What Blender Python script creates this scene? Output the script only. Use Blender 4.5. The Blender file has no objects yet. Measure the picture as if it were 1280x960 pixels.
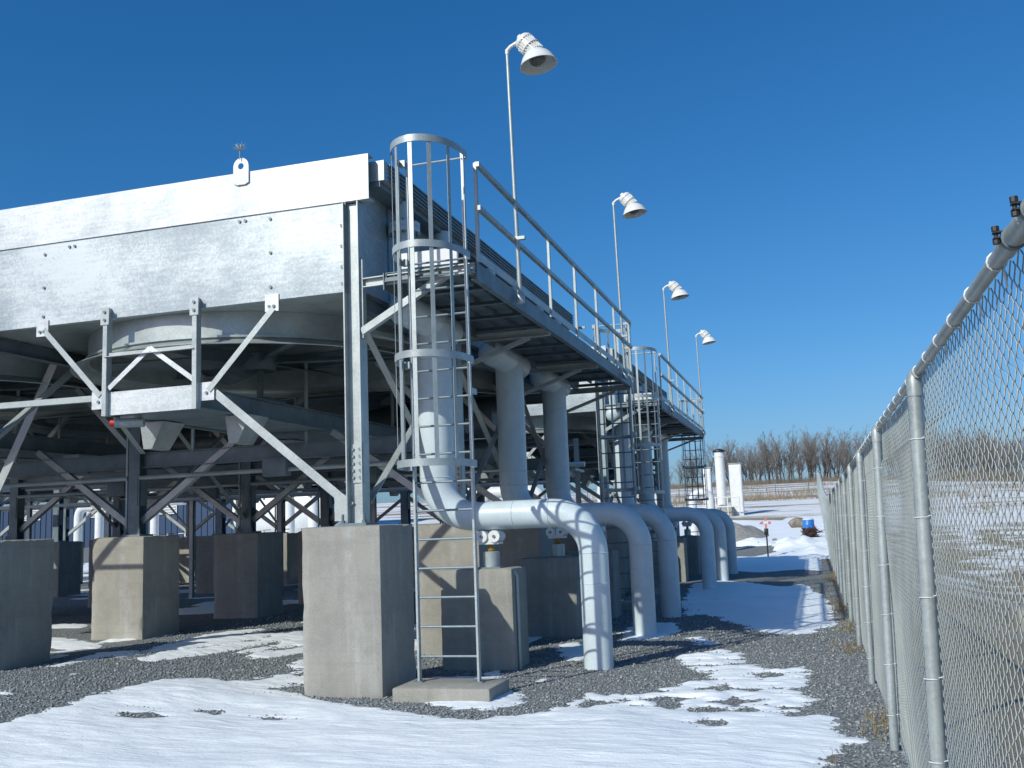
import bpy, bmesh, math, random
import numpy as np
from mathutils import Vector, Matrix
random.seed(7)
np.random.seed(7)
sc = bpy.context.scene
COL = sc.collection
# ------------------------------------------------------------------ camera
CAM = dict(f=1249.9, yaw=16.42, pitch=8.124, roll=2.241, h=1.72)
def cam_axes():
    y, t, r = (math.radians(CAM[k]) for k in ('yaw', 'pitch', 'roll'))
    fw = Vector((-math.sin(y)*math.cos(t), math.cos(y)*math.cos(t), math.sin(t)))
    rt = Vector((math.cos(y), math.sin(y), 0))
    up = rt.cross(fw)
    return rt*math.cos(r)-up*math.sin(r), rt*math.sin(r)+up*math.cos(r), fw
RT, UP, FW = cam_axes()
cam_d = bpy.data.cameras.new('camera'); cam = bpy.data.objects.new('camera', cam_d); COL.objects.link(cam)
M = Matrix((RT, UP, -FW)).transposed().to_4x4(); M.translation = (0, 0, CAM['h'])
cam.matrix_world = M
cam_d.sensor_width = 36; cam_d.lens = CAM['f']/1280*36; cam_d.clip_end = 3000; cam_d.clip_start = .05
sc.camera = cam
# ------------------------------------------------------------------ sky, sun, exposure
TO_SUN = Vector((-.64, -1.3, 1.0)).normalized()
w = bpy.data.worlds.new('World'); sc.world = w; w.use_nodes = True
nt = w.node_tree; bg = nt.nodes['Background']
sky = nt.nodes.new('ShaderNodeTexSky'); sky.sky_type = 'NISHITA'; sky.sun_disc = False
sky.sun_elevation = math.asin(TO_SUN.z); sky.sun_rotation = math.atan2(TO_SUN.x, TO_SUN.y)
sky.altitude = 0; sky.air_density = 1.0; sky.dust_density = 1.0; sky.ozone_density = 6.0
# one even colour grade over the whole sky: the photograph's deep winter blue
sp = nt.nodes.new('ShaderNodeSeparateColor'); cb = nt.nodes.new('ShaderNodeCombineColor'); nt.links.new(sky.outputs[0], sp.inputs[0])
for i, (g, pw) in enumerate(((.31, 1.61), (.87, 1.03), (1.36, .905))):
    a = nt.nodes.new('ShaderNodeMath'); a.operation = 'POWER'; a.inputs[1].default_value = pw; nt.links.new(sp.outputs[i], a.inputs[0])
    b = nt.nodes.new('ShaderNodeMath'); b.operation = 'MULTIPLY'; b.inputs[1].default_value = g; nt.links.new(a.outputs[0], b.inputs[0]); nt.links.new(b.outputs[0], cb.inputs[i])
nt.links.new(cb.outputs[0], bg.inputs[0]); bg.inputs[1].default_value = .10
sun_d = bpy.data.lights.new('sun', 'SUN'); sun_d.energy = 3.9; sun_d.angle = math.radians(.53); sun_d.color = (1, .985, .875)
sun = bpy.data.objects.new('sun', sun_d); COL.objects.link(sun)
sun.rotation_euler = (-TO_SUN).to_track_quat('-Z', 'Y').to_euler(); sun.location = (-20, -60, 60)
sc.view_settings.view_transform = 'Standard'; sc.view_settings.look = 'None'
sc.view_settings.exposure = 0.0; sc.view_settings.gamma = 1.0; sc.view_settings.use_curve_mapping = False
# ------------------------------------------------------------------ helpers
def proj(x, y, z):
    p = Vector((x, y, z-CAM['h'])); d = p.dot(FW)
    if d < .2: return None
    return 640+CAM['f']*p.dot(RT)/d, 480-CAM['f']*p.dot(UP)/d
def vis(pts, m=60):
    us = [q for q in (proj(*p) for p in pts) if q]
    if not us: return False
    a = [u for u, v in us]; b = [v for u, v in us]
    return max(a) > -m and min(a) < 1280+m and max(b) > -m and min(b) < 960+m
def sm(t):
    t = np.clip(t, 0, 1); return t*t*(3-2*t)
_ty = [-50, 40, 46, 52, 60, 70, 85, 110, 200, 260, 420]; _tz = [0, 0, .12, .55, 1.2, 1.9, 2.7, 3.7, 8.0, 8.6, 9.0]
def T(x, y):
    x = np.asarray(x, float); y = np.asarray(y, float)
    far = sum(np.interp(y+d, _ty, _tz) for d in (-6, -3, 0, 3, 6))/5
    far = far*np.where(x > 0, 1-.35*sm((x-2)/60), 1)
    rise = .25*sm((-x-4.6)/4.5)*(1-sm((y-45)/20))
    right = -.9*sm((x-1.0)/5)*(1-sm((x-8)/25))*(1-sm((y-60)/60)) + .5*np.exp(-((x-6.5)/1.6)**2-((y-16)/3)**2)
    return far+rise+right
def Tf(x, y): return float(T(x, y))
def vnoise(x, y, s, seed=0):
    x = np.asarray(x)*s+seed*17.3; y = np.asarray(y)*s-seed*9.1
    xi = np.floor(x).astype(np.int64); yi = np.floor(y).astype(np.int64); fx = sm(x-xi); fy = sm(y-yi)
    def h(a, b):
        n = (a*374761393+b*668265263+seed*144269) & 0xffffffff
        n = ((n ^ (n >> 13))*1274126177) & 0xffffffff
        return ((n ^ (n >> 16)) & 0xffff)/65535.
    return (h(xi, yi)*(1-fx)+h(xi+1, yi)*fx)*(1-fy)+(h(xi, yi+1)*(1-fx)+h(xi+1, yi+1)*fx)*fy
def fbm(x, y, s, seed=0, o=4):
    return sum(vnoise(x, y, s*2**k, seed+k)*.5**k for k in range(o))/sum(.5**k for k in range(o))
class MB:
    def __init__(self): self.v = []; self.f = []
    def add(self, vs, fs):
        n = len(self.v); self.v += [tuple(p) for p in vs]; self.f += [[i+n for i in f] for f in fs]; return self
    def box(self, a, b):
        (x0, y0, z0), (x1, y1, z1) = a, b
        return self.add([(x0,y0,z0),(x1,y0,z0),(x1,y1,z0),(x0,y1,z0),(x0,y0,z1),(x1,y0,z1),(x1,y1,z1),(x0,y1,z1)],
                        [(0,3,2,1),(4,5,6,7),(0,1,5,4),(1,2,6,5),(2,3,7,6),(3,0,4,7)])
    def bar(self, P, Q, prof, up=(0,0,1)):
        P = Vector(P); Q = Vector(Q); d = (Q-P).normalized(); u = Vector(up)
        if abs(d.dot(u)) > .98: u = Vector((0,1,0))
        s = d.cross(u).normalized(); t = s.cross(d).normalized(); n = len(prof)
        vs = [P+s*a+t*b for a, b in prof]+[Q+s*a+t*b for a, b in prof]
        fs = [tuple(range(n)), tuple(range(2*n-1, n-1, -1))]+[(i, i+n, (i+1) % n+n, (i+1) % n) for i in range(n)]
        return self.add(vs, fs)
    def tube(self, path, r, n=16, cap=True):
        path = [Vector(p) for p in path]; k = len(path); rs = r if isinstance(r, (list, tuple)) else [r]*k
        tg = [((path[min(i+1, k-1)]-path[max(i-1, 0)]).normalized()) for i in range(k)]
        u = Vector((0,0,1)) if abs(tg[0].z) < .9 else Vector((1,0,0))
        s = tg[0].cross(u).normalized(); vs = []
        for i in range(k):
            s = (s-tg[i]*s.dot(tg[i])).normalized(); t = tg[i].cross(s)
            for j in range(n):
                a = 2*math.pi*j/n; vs.append(path[i]+(s*math.cos(a)+t*math.sin(a))*rs[i])
        fs = [(i*n+j, i*n+(j+1) % n, (i+1)*n+(j+1) % n, (i+1)*n+j) for i in range(k-1) for j in range(n)]
        if cap: fs += [tuple(range(n-1, -1, -1)), tuple(range((k-1)*n, k*n))]
        return self.add(vs, fs)
    def lathe(self, prof, c=(0,0,0), axis=(0,0,1), n=24, a0=0, a1=2*math.pi):
        ax = Vector(axis).normalized(); u = Vector((1,0,0)) if abs(ax.x) < .9 else Vector((0,1,0))
        s = ax.cross(u).normalized(); t = ax.cross(s); c = Vector(c); k = len(prof); vs = []
        full = abs(a1-a0-2*math.pi) < 1e-6; m = n if full else n+1
        for r, z in prof:
            for j in range(m):
                a = a0+(a1-a0)*j/n; vs.append(c+ax*z+(s*math.cos(a)+t*math.sin(a))*r)
        fs = [(i*m+j, i*m+(j+1) % m, (i+1)*m+(j+1) % m, (i+1)*m+j) for i in range(k-1) for j in range(n if full else n)]
        return self.add(vs, fs)
    def mesh(self, name, off=(0,0,0), smooth=False, bevel=0, weld=False):
        me = bpy.data.meshes.new(name); o = Vector(off)
        me.from_pydata([tuple(Vector(p)-o) for p in self.v], [], self.f)
        bm = bmesh.new(); bm.from_mesh(me)
        if weld: bmesh.ops.remove_doubles(bm, verts=bm.verts, dist=1e-5)
        bmesh.ops.recalc_face_normals(bm, faces=bm.faces)
        if bevel: bmesh.ops.bevel(bm, geom=list(bm.edges), offset=bevel, segments=2, affect='EDGES', profile=.5)
        bm.to_mesh(me); bm.free()
        if smooth or bevel:
            me.shade_smooth(); me.set_sharp_from_angle(angle=math.radians(38))
        return me
def setp(o, label=None, cat=None, group=None, kind=None):
    for k, v in (('label', label), ('category', cat), ('group', group), ('kind', kind)):
        if v: o[k] = v
    return o
def link(name, me, mat=None, parent=None, loc=(0,0,0), rot=None):
    if mat and not me.materials: me.materials.append(mat)
    o = bpy.data.objects.new(name, me); COL.objects.link(o); o.location = loc
    if rot: o.rotation_euler = rot
    if parent: o.parent = parent
    return o
class Thing:
    def __init__(self, name, label, cat, loc, group=None):
        self.o = bpy.data.objects.new(name, None); COL.objects.link(self.o); self.o.location = loc
        self.o.empty_display_size = .2
        self.L = Vector(loc); setp(self.o, label, cat, group)
    def part(self, name, mb, mat, parent=None, smooth=False, bevel=0, label=None, kind=None, weld=False):
        o = link(name, mb.mesh(name, self.L, smooth, bevel, weld), mat, parent or self.o)
        return setp(o, label, None, None, kind)
    def put(self, name, me, mat, at, parent=None, rot=None):   # shared mesh at a world point
        return link(name, me, mat, parent or self.o, Vector(at)-self.L, rot)
def single(name, mb, mat, label, cat, loc, group=None, kind=None, smooth=False, bevel=0, weld=False):
    return setp(link(name, mb.mesh(name, loc, smooth, bevel, weld), mat, None, loc), label, cat, group, kind)
# profiles
def pL(a, t): return [(0,0),(a,0),(a,t),(t,t),(t,a),(0,a)]
def pR(a, b): return [(-a/2,-b/2),(a/2,-b/2),(a/2,b/2),(-a/2,b/2)]
def pC(w, h, t): return [(0,-h/2),(w,-h/2),(w,-h/2+t),(t,-h/2+t),(t,h/2-t),(w,h/2-t),(w,h/2),(0,h/2)]
def pH(w, h, t): return [(-w/2,-h/2),(w/2,-h/2),(w/2,-h/2+t),(t/2,-h/2+t),(t/2,h/2-t),(w/2,h/2-t),(w/2,h/2),(-w/2,h/2),(-w/2,h/2-t),(-t/2,h/2-t),(-t/2,-h/2+t),(-w/2,-h/2+t)]
def arc(c, a, b, r, n=10):  # quarter bend about c from unit dir a to unit dir b
    c = Vector(c); a = Vector(a); b = Vector(b)
    return [c+(a*math.cos(t)+b*math.sin(t))*r for t in [math.pi/2*i/n for i in range(n+1)]]
# ------------------------------------------------------------------ materials
class Nd:
    def __init__(self, name):
        self.m = bpy.data.materials.new(name); self.m.use_nodes = True; self.t = self.m.node_tree; self.b = self.t.nodes['Principled BSDF']
    def n(self, typ, **kw):
        nd = self.t.nodes.new(typ)
        for k, v in kw.items():
            if k.startswith('i_'):
                s = nd.inputs[k[2:].replace('_', ' ')]; self.set(s, v)
            else: setattr(nd, k, v)
        return nd
    def set(self, s, v):
        if hasattr(v, 'is_output') or isinstance(v, bpy.types.NodeSocket): self.t.links.new(v, s)
        else: s.default_value = v
    def co(self, scale=(1,1,1), kind='Object'):
        if kind == 'World': src = self.n('ShaderNodeNewGeometry').outputs['Position']
        else: src = self.n('ShaderNodeTexCoord').outputs[kind]
        mp = self.n('ShaderNodeMapping'); self.t.links.new(src, mp.inputs[0]); mp.inputs['Scale'].default_value = scale
        return mp.outputs[0]
    def noise(self, scale, vec=None, detail=4, rough=.55):
        nd = self.n('ShaderNodeTexNoise'); nd.inputs['Scale'].default_value = scale; nd.inputs['Detail'].default_value = detail; nd.inputs['Roughness'].default_value = rough
        if vec is not None: self.t.links.new(vec, nd.inputs['Vector'])
        return nd.outputs['Fac']
    def ramp(self, fac, stops):
        r = self.n('ShaderNodeValToRGB'); self.t.links.new(fac, r.inputs[0]); el = r.color_ramp.elements
        while len(el) < len(stops): el.new(.5)
        for e, (p, c) in zip(el, stops): e.position = p; e.color = (*c, 1) if len(c) == 3 else c
        return r.outputs[0]
    def mix(self, fac, a, b, blend='MIX'):
        m = self.n('ShaderNodeMix', data_type='RGBA', blend_type=blend)
        for s, v in ((m.inputs[0], fac), (m.inputs[6], a), (m.inputs[7], b)):
            if isinstance(v, tuple) and len(v) == 3: v = (*v, 1)
            self.set(s, v)
        return m.outputs[2]
    def math(self, op, a, b=0.0, clamp=False):
        m = self.n('ShaderNodeMath', operation=op, use_clamp=clamp); self.set(m.inputs[0], a); self.set(m.inputs[1], b); return m.outputs[0]
    def bump(self, h, strength=.3, dist=.01):
        b = self.n('ShaderNodeBump'); b.inputs['Strength'].default_value = strength; b.inputs['Distance'].default_value = dist
        self.t.links.new(h, b.inputs['Height']); self.t.links.new(b.outputs[0], self.b.inputs['Normal'])
    def out(self, col, rough=.5, metal=0., spec=None):
        for k, v in (('Base Color', col), ('Roughness', rough), ('Metallic', metal)):
            if isinstance(v, tuple) and len(v) == 3: v = (*v, 1)
            self.set(self.b.inputs[k], v)
        if spec is not None: self.b.inputs['Specular IOR Level'].default_value = spec
        return self.m
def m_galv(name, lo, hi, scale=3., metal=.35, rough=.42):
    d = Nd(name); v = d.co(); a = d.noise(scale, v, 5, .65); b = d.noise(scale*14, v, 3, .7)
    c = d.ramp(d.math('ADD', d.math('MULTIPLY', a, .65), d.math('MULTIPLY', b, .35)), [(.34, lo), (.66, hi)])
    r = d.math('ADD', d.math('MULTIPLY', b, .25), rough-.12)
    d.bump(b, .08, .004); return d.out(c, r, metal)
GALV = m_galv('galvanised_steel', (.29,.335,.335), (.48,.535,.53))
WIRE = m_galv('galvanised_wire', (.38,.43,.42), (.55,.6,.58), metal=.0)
GALVD = m_galv('weathered_shaded_galvanised_steel', (.1,.14,.16), (.2,.26,.29), metal=.2, rough=.5)  # weathered steel, its colour darkened and blued for the shade under the coolers
def m_sheet(name, lo, hi, stain, loc=(0,0,0)):
    d = Nd(name); v = d.co((1,1,1)); v.node.inputs['Location'].default_value = loc; vs = d.co((.7,1,5.5)); vs.node.inputs['Rotation'].default_value = (0, math.radians(-28), 0)
    big = d.noise(.55, v, 4, .6); mid = d.noise(4.5, vs, 6, .7); fine = d.noise(46, v, 3, .75)
    vor = d.n('ShaderNodeTexVoronoi'); vor.inputs['Scale'].default_value = 38; d.t.links.new(v, vor.inputs['Vector'])
    f = d.math('ADD', d.math('ADD', d.math('MULTIPLY', big, .62), d.math('MULTIPLY', mid, .2)), d.math('ADD', d.math('MULTIPLY', fine, .1), d.math('MULTIPLY', vor.outputs['Color'], .08)))
    c = d.ramp(f, [(.38, stain), (.47, lo), (.58, hi)])
    d.bump(d.math('ADD', big, d.math('MULTIPLY', mid, .12)), .12, .05)
    r = d.math('ADD', d.math('MULTIPLY', mid, .3), .3)
    return d.out(c, r, .2)
FASC = m_sheet('bright_galvanised_fascia', (.5,.545,.56), (.7,.74,.74), (.36,.41,.44))
PANEL = m_sheet('spangled_galvanised_panel', (.34,.4,.43), (.56,.62,.635), (.25,.305,.335), (11.3,0,4.7))
def m_paint(name, col, rough=.35, dirt=.16):
    d = Nd(name); v = d.co(); a = d.noise(2.2, v, 8, .72); b = d.noise(30, v, 3)
    lo = tuple(c*(1-dirt) for c in col)
    c = d.ramp(d.math('ADD', d.math('MULTIPLY', a, .8), d.math('MULTIPLY', b, .2)), [(.35, lo), (.6, col)])
    d.bump(b, .03, .003); return d.out(c, d.math('ADD', d.math('MULTIPLY', a, .2), rough-.1))
PIPE = m_paint('pale_grey_pipe_paint', (.575,.675,.715), .34)
WHITE = m_paint('white_paint', (.74,.76,.75), .4)
LAMPW = m_paint('lamp_enamel', (.76,.78,.76), .35)
BLACK = m_paint('black_paint', (.02,.02,.022), .5)
RED = m_paint('red_paint', (.55,.03,.02), .45)
PINK = m_paint('faded_red_paint', (.62,.22,.2), .6)
BLUE = m_paint('blue_plastic', (.03,.2,.6), .35)
BLDG = m_paint('dark_blue_cladding', (.018,.055,.125), .6)
RUST = m_paint('yellow_primer', (.35,.24,.06), .6, .4)
def m_conc():
    d = Nd('cast_concrete'); oi = d.n('ShaderNodeObjectInfo').outputs['Random']
    v = d.co(); st = d.co((2.6,2.6,.22)); fl = d.co((.5,.5,7)); a = d.noise(1.7, v, 8, .74); s = d.noise(2.2, st, 6, .65); g = d.noise(70, v, 3, .7); l = d.noise(1.4, fl, 3, .5)
    base = d.mix(oi, (.265,.275,.26), (.32,.305,.25))
    c = d.mix(d.math('MULTIPLY', d.ramp(s, [(.52, (0,0,0)), (.68, (1,1,1))]), .6), base, (.42,.43,.41))
    c = d.mix(d.math('MULTIPLY', d.ramp(s, [(.34, (1,1,1)), (.45, (0,0,0))]), .35), c, (.2,.195,.17))
    c = d.mix(d.math('MULTIPLY', d.ramp(a, [(.38, (1,1,1)), (.55, (0,0,0))]), .6), c, (.19,.187,.165))
    c = d.mix(d.math('MULTIPLY', d.ramp(l, [(.56, (0,0,0)), (.62, (1,1,1))]), .25), c, (.21,.21,.2))
    c = d.mix(.18, c, d.ramp(g, [(.3, (.1,.1,.09)), (.7, (.5,.5,.48))]))
    vor = d.n('ShaderNodeTexVoronoi'); vor.inputs['Scale'].default_value = 17; d.t.links.new(v, vor.inputs['Vector'])
    pit = d.ramp(vor.outputs['Distance'], [(.04, (0,0,0)), (.1, (1,1,1))])
    d.bump(d.math('ADD', d.math('ADD', d.math('MULTIPLY', g, .35), d.math('MULTIPLY', pit, .3)), d.math('MULTIPLY', a, 1.2)), .35, .01)
    return d.out(c, .9)
CONC = m_conc()
def m_snow():
    d = Nd('old_snow'); v = d.co(kind='World'); st = d.co((.7,3.6,1), 'World'); a = d.noise(2.6, st, 6, .62); g = d.noise(90, v, 3, .75); m_ = d.noise(19, v, 4, .7); b = d.noise(.8, v, 3)
    c = d.ramp(d.math('ADD', d.math('MULTIPLY', a, .55), d.math('MULTIPLY', b, .45)), [(.3, (.74,.81,.86)), (.55, (.87,.92,.945))])
    c = d.mix(d.math('MULTIPLY', d.ramp(d.noise(7, v, 5, .8), [(.62, (0,0,0)), (.74, (1,1,1))]), .3), c, (.5,.49,.46))
    d.bump(d.math('ADD', d.math('ADD', a, d.math('MULTIPLY', m_, .3)), d.math('MULTIPLY', g, .12)), .7, .035)
    return d.out(c, .5, 0, .35)
SNOW_M = m_snow()
def m_gravel():
    d = Nd('crushed_stone'); v = d.co(kind='World'); 
    vor = d.n('ShaderNodeTexVoronoi'); vor.inputs['Scale'].default_value = 34; d.t.links.new(v, vor.inputs['Vector'])
    vb = d.n('ShaderNodeTexVoronoi'); vb.inputs['Scale'].default_value = 75; d.t.links.new(v, vb.inputs['Vector'])
    big = d.noise(.9, v, 4)
    sep = d.n('ShaderNodeSeparateColor'); d.t.links.new(vor.outputs['Color'], sep.inputs[0])
    stone = d.ramp(sep.outputs[0], [(.0, (.1,.115,.122)), (.6, (.215,.24,.25)), (.95, (.32,.34,.34)), (1., (.45,.45,.43))])
    stone = d.mix(d.math('MULTIPLY', big, .5), stone, (.18,.195,.195))
    # dry field to the right of the fence, snow-dusted field beyond the yard
    pos = d.n('ShaderNodeSeparateXYZ'); d.t.links.new(d.n('ShaderNodeNewGeometry').outputs['Position'], pos.inputs[0])
    X, Y = pos.outputs[0], pos.outputs[1]
    fld = d.noise(.5, v, 6, .7); gr = d.noise(14, d.co((1,1,1), 'World'), 4, .8)
    grass = d.mix(gr, d.mix(fld, (.24,.195,.13), (.17,.155,.1)), (.4,.34,.24))
    wob = d.math('MULTIPLY', d.math('SUBTRACT', big, .5), 1.6)
    rightm = d.math('DIVIDE', d.math('ADD', d.math('SUBTRACT', X, .75), wob), .5, True)
    farm = d.math('DIVIDE', d.math('SUBTRACT', d.math('ADD', Y, d.math('MULTIPLY', wob, 3.)), 62.), 4., True)
    col = d.mix(d.math('MAXIMUM', rightm, farm), stone, grass)
    sf = d.noise(.09, d.co((.35,1.5,1), 'World'), 8, .75)
    sfar = d.math('MULTIPLY', d.math('MULTIPLY', d.math('DIVIDE', d.math('SUBTRACT', Y, 64.), 4., True), d.math('DIVIDE', d.math('SUBTRACT', 222., Y), 30., True)), d.ramp(sf, [(.45, (0,0,0)), (.51, (1,1,1))]))
    sr = d.math('MULTIPLY', d.math('DIVIDE', d.math('SUBTRACT', X, 1.), 1., True), d.math('MULTIPLY', d.math('DIVIDE', d.math('SUBTRACT', Y, 14.), 30., True), d.ramp(d.noise(.3, d.co((1,1,1), 'World'), 7, .75), [(.49, (0,0,0)), (.55, (1,1,1))])))
    col = d.mix(d.math('MAXIMUM', sfar, sr), col, (.8,.83,.86))
    h = d.math('ADD', d.math('MULTIPLY', vor.outputs['Distance'], -1.), d.math('MULTIPLY', vb.outputs['Distance'], -.4))
    d.bump(h, .9, .02)
    return d.out(col, .9, 0, .25)
GRAVEL = m_gravel()
def m_simple(name, lo, hi, scale=6., rough=.8):
    d = Nd(name); v = d.co(); a = d.noise(scale, v, 5, .7); d.bump(a, .4, .02); return d.out(d.ramp(a, [(.35, lo), (.65, hi)]), rough)
BARK = m_simple('winter_bark', (.085,.08,.076), (.15,.14,.132), 2.)
TWIG = m_simple('winter_twigs', (.17,.16,.152), (.25,.23,.215), 1.)  # twig colour paled to carry the distance haze
BRUSH = m_simple('dry_brush', (.13,.105,.075), (.22,.18,.13), 3.)
WEED = m_simple('tan_weeds', (.17,.14,.095), (.3,.25,.18), 3.)
DRY = m_simple('dry_grass_blades', (.16,.12,.05), (.3,.24,.12), 3.)
PEB = None
def m_peb():
    d = Nd('loose_stone'); v = d.co(kind='World'); a = d.noise(19, v, 2, .5)
    return d.out(d.ramp(a, [(.3, (.11,.125,.132)), (.55, (.24,.265,.275)), (.72, (.46,.48,.47))]), .85, 0, .3)
PEB = m_peb()
ROCK = m_simple('field_rock', (.14,.115,.095), (.3,.26,.22), 5., .9)
EARTH = m_simple('bare_earth', (.16,.13,.1), (.3,.27,.23), 4., .95)
STONEP = m_simple('grey_spoil', (.2,.195,.185), (.34,.33,.31), 6., .95)
d_ = Nd('lamp_glass'); GLASS = d_.out((.25,.26,.25), .15); d_.b.inputs['Transmission Weight'].default_value = .5
# ------------------------------------------------------------------ ground
def fast_mesh(name, V, F):
    V = np.asarray(V, np.float32); F = np.asarray(F, np.int32); me = bpy.data.meshes.new(name); k = F.shape[1]
    me.vertices.add(len(V)); me.vertices.foreach_set('co', V.ravel()); me.loops.add(F.size); me.loops.foreach_set('vertex_index', F.ravel())
    me.polygons.add(len(F)); me.polygons.foreach_set('loop_start', np.arange(0, F.size, k, dtype=np.int32))
    me.update(calc_edges=True); me.validate(); return me
def grid_mesh(name, xs, ys, zf, keep=None):
    X, Y = np.meshgrid(xs, ys); Z = zf(X, Y); nx = len(xs); ny = len(ys)
    idx = np.arange(nx*ny).reshape(ny, nx)
    F = np.stack([idx[:-1,:-1], idx[:-1,1:], idx[1:,1:], idx[1:,:-1]], -1).reshape(-1, 4)
    V = np.stack([X, Y, Z], -1).reshape(-1, 3)
    if keep is not None:
        k = keep(X, Y, Z).reshape(-1); F = F[k[F].any(1)]
        used = np.zeros(len(V), bool); used[F.ravel()] = True; mp = np.cumsum(used)-1; V = V[used]; F = mp[F]
    me = fast_mesh(name, V, F); me.shade_smooth(); return me
def ax(pts):
    out = []
    for (a, b, s) in pts: out += list(np.arange(a, b, s))
    return np.array(out+[pts[-1][1]])
gx = ax([(-500,-80,30),(-80,-20,3),(-20,12,.3),(12,80,3),(80,500,30)])
gy = ax([(-120,0,10),(0,50,.35),(50,130,1.5),(130,300,6),(300,900,60)])
setp(link('ground', grid_mesh('ground', gx, gy, T), GRAVEL), kind='structure')
SNOW=[
[(-6.21,4.93),(-7.19,7.61),(-7.31,8.14),(-7.44,8.96),(-7.40,9.55),(-7.31,10.12),(-7.09,10.41),(-6.79,10.53),(-6.28,10.47),(-5.72,10.19),(-5.17,9.88),(-4.66,9.60),(-4.24,9.45),(-3.62,9.16),(-3.09,9.01),(-2.83,9.18),(-2.60,9.48),(-2.40,10.49),(-2.17,10.36),(-1.84,10.37),(-1.76,10.77),(-1.51,11.15),(-1.27,11.50),(-1.54,11.97),(-1.87,12.63),(-1.81,13.37),(-1.31,13.85),(-0.97,13.44),(-0.72,12.57),(-0.51,12.11),(-0.21,12.50),(-0.12,11.82),(-0.16,10.47),(0.03,10.17),(-0.26,9.39),(-0.05,9.48),(0.12,9.31),(0.21,8.62),(0.39,8.49),(0.37,8.29),(0.17,8.13),(0.09,7.69),(0.07,6.67),(0.05,5.27),(-5.33,4.26)],
[(-2.45,18.35),(-2.83,20.72),(-3.40,27.81),(-2.76,29.71),(-0.78,26.05),(-0.41,27.47),(0.15,22.75),(0.25,19.84),(0.26,16.73),(-0.12,15.45),(-0.80,15.49),(-1.20,16.39),(-2.07,18.74)],
[(-2.00,15.25),(-1.72,15.44),(-1.38,14.64),(-1.42,14.19),(-1.81,14.38)],
[(-3.83,14.27),(-3.42,15.12),(-3.00,13.89),(-2.83,12.77),(-3.23,12.63)],
[(-3.20,16.08),(-3.18,17.58),(-2.34,17.49),(-2.00,16.00),(-2.37,14.97),(-2.87,14.80)],
[(-3.25,11.20),(-3.09,11.69),(-2.91,11.33),(-3.05,10.88)],
[(-3.59,35.44),(-4.21,46.08),(-0.82,50.27),(0.14,40.71),(0.13,32.66),(-0.60,33.97),(-1.78,32.62)],
[(-12.49,13.86),(-11.45,13.58),(-10.12,12.79),(-9.63,12.13),(-10.17,11.88),(-11.13,12.35)],
[(-9.23,10.16),(-9.29,10.77),(-9.47,11.78),(-9.02,12.03),(-8.72,11.89),(-8.90,11.30),(-8.87,10.36)],
[(-8.55,11.06),(-8.63,11.82),(-8.34,12.42),(-8.12,13.35),(-8.02,14.93),(-7.49,14.00),(-7.64,12.57),(-7.72,11.79),(-8.09,11.00)],
[(-8.87,12.57),(-9.34,13.67),(-9.15,14.33),(-8.70,14.69),(-8.50,14.27),(-8.46,13.23),(-8.73,12.78)],
[(-8.39,9.49),(-8.44,10.07),(-8.17,10.17),(-8.25,9.65)],
[(-7.65,9.81),(-7.76,10.36),(-7.66,10.41),(-7.61,9.89)],
[(-8.36,8.75),(-8.05,8.83),(-7.86,8.53),(-7.97,8.34)],
[(-6.49,11.28),(-6.74,12.15),(-6.55,12.41),(-6.07,11.52)],
[(-14.25,15.79),(-13.08,15.97),(-12.12,14.80),(-13.41,15.03)],
[(-7.44,11.80),(-7.51,13.99),(-7.25,13.55),(-7.12,11.68)],
[(-4.12,9.63),(-4.59,11.16),(-4.59,11.46),(-3.97,11.54),(-4.10,12.19),(-3.79,12.20),(-3.46,11.43),(-3.51,11.08),(-3.27,10.65),(-2.92,10.41),(-2.90,10.08),(-2.90,9.54),(-3.02,9.29),(-3.52,9.33)],
[(-5.26,10.15),(-5.20,10.49),(-4.77,10.05),(-4.83,9.76)]]
HOLES=[
[(-1.64,9.97),(-1.57,10.25),(-1.42,10.17),(-1.38,9.73),(-1.52,9.64)],
[(-0.89,8.52),(-0.69,8.66),(-0.36,8.54),(-0.49,8.32),(-0.77,8.38)],
[(-0.97,10.06),(-0.87,10.24),(-0.78,9.94),(-0.87,9.73)],
[(-0.79,9.58),(-0.73,9.74),(-0.65,9.63),(-0.71,9.43)],
[(-5.93,8.81),(-5.81,8.91),(-5.57,8.80),(-5.73,8.73)],
[(-6.49,8.37),(-6.38,8.47),(-6.05,8.48),(-6.21,8.36)],
[(-5.25,8.72),(-5.12,8.83),(-4.88,8.73),(-5.04,8.62)],
[(-2.15,10.41),(-2.05,10.56),(-1.79,10.33),(-1.97,10.23)],
[(-1.52,9.60),(-1.41,9.82),(-1.29,9.66),(-1.39,9.49)],
[(-1.28,9.50),(-1.13,9.71),(-0.94,9.53),(-1.16,9.35)],
[(-2.32,9.76),(-2.24,9.94),(-2.08,9.81),(-2.20,9.59)],
[(-0.74,11.74),(-0.63,11.93),(-0.51,11.69),(-0.64,11.46)],
[(-1.15,10.75),(-1.04,10.91),(-0.94,10.66),(-1.05,10.51)],
[(-1.14,8.96),(-1.03,9.11),(-0.87,8.98),(-1.03,8.83)]]

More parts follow.
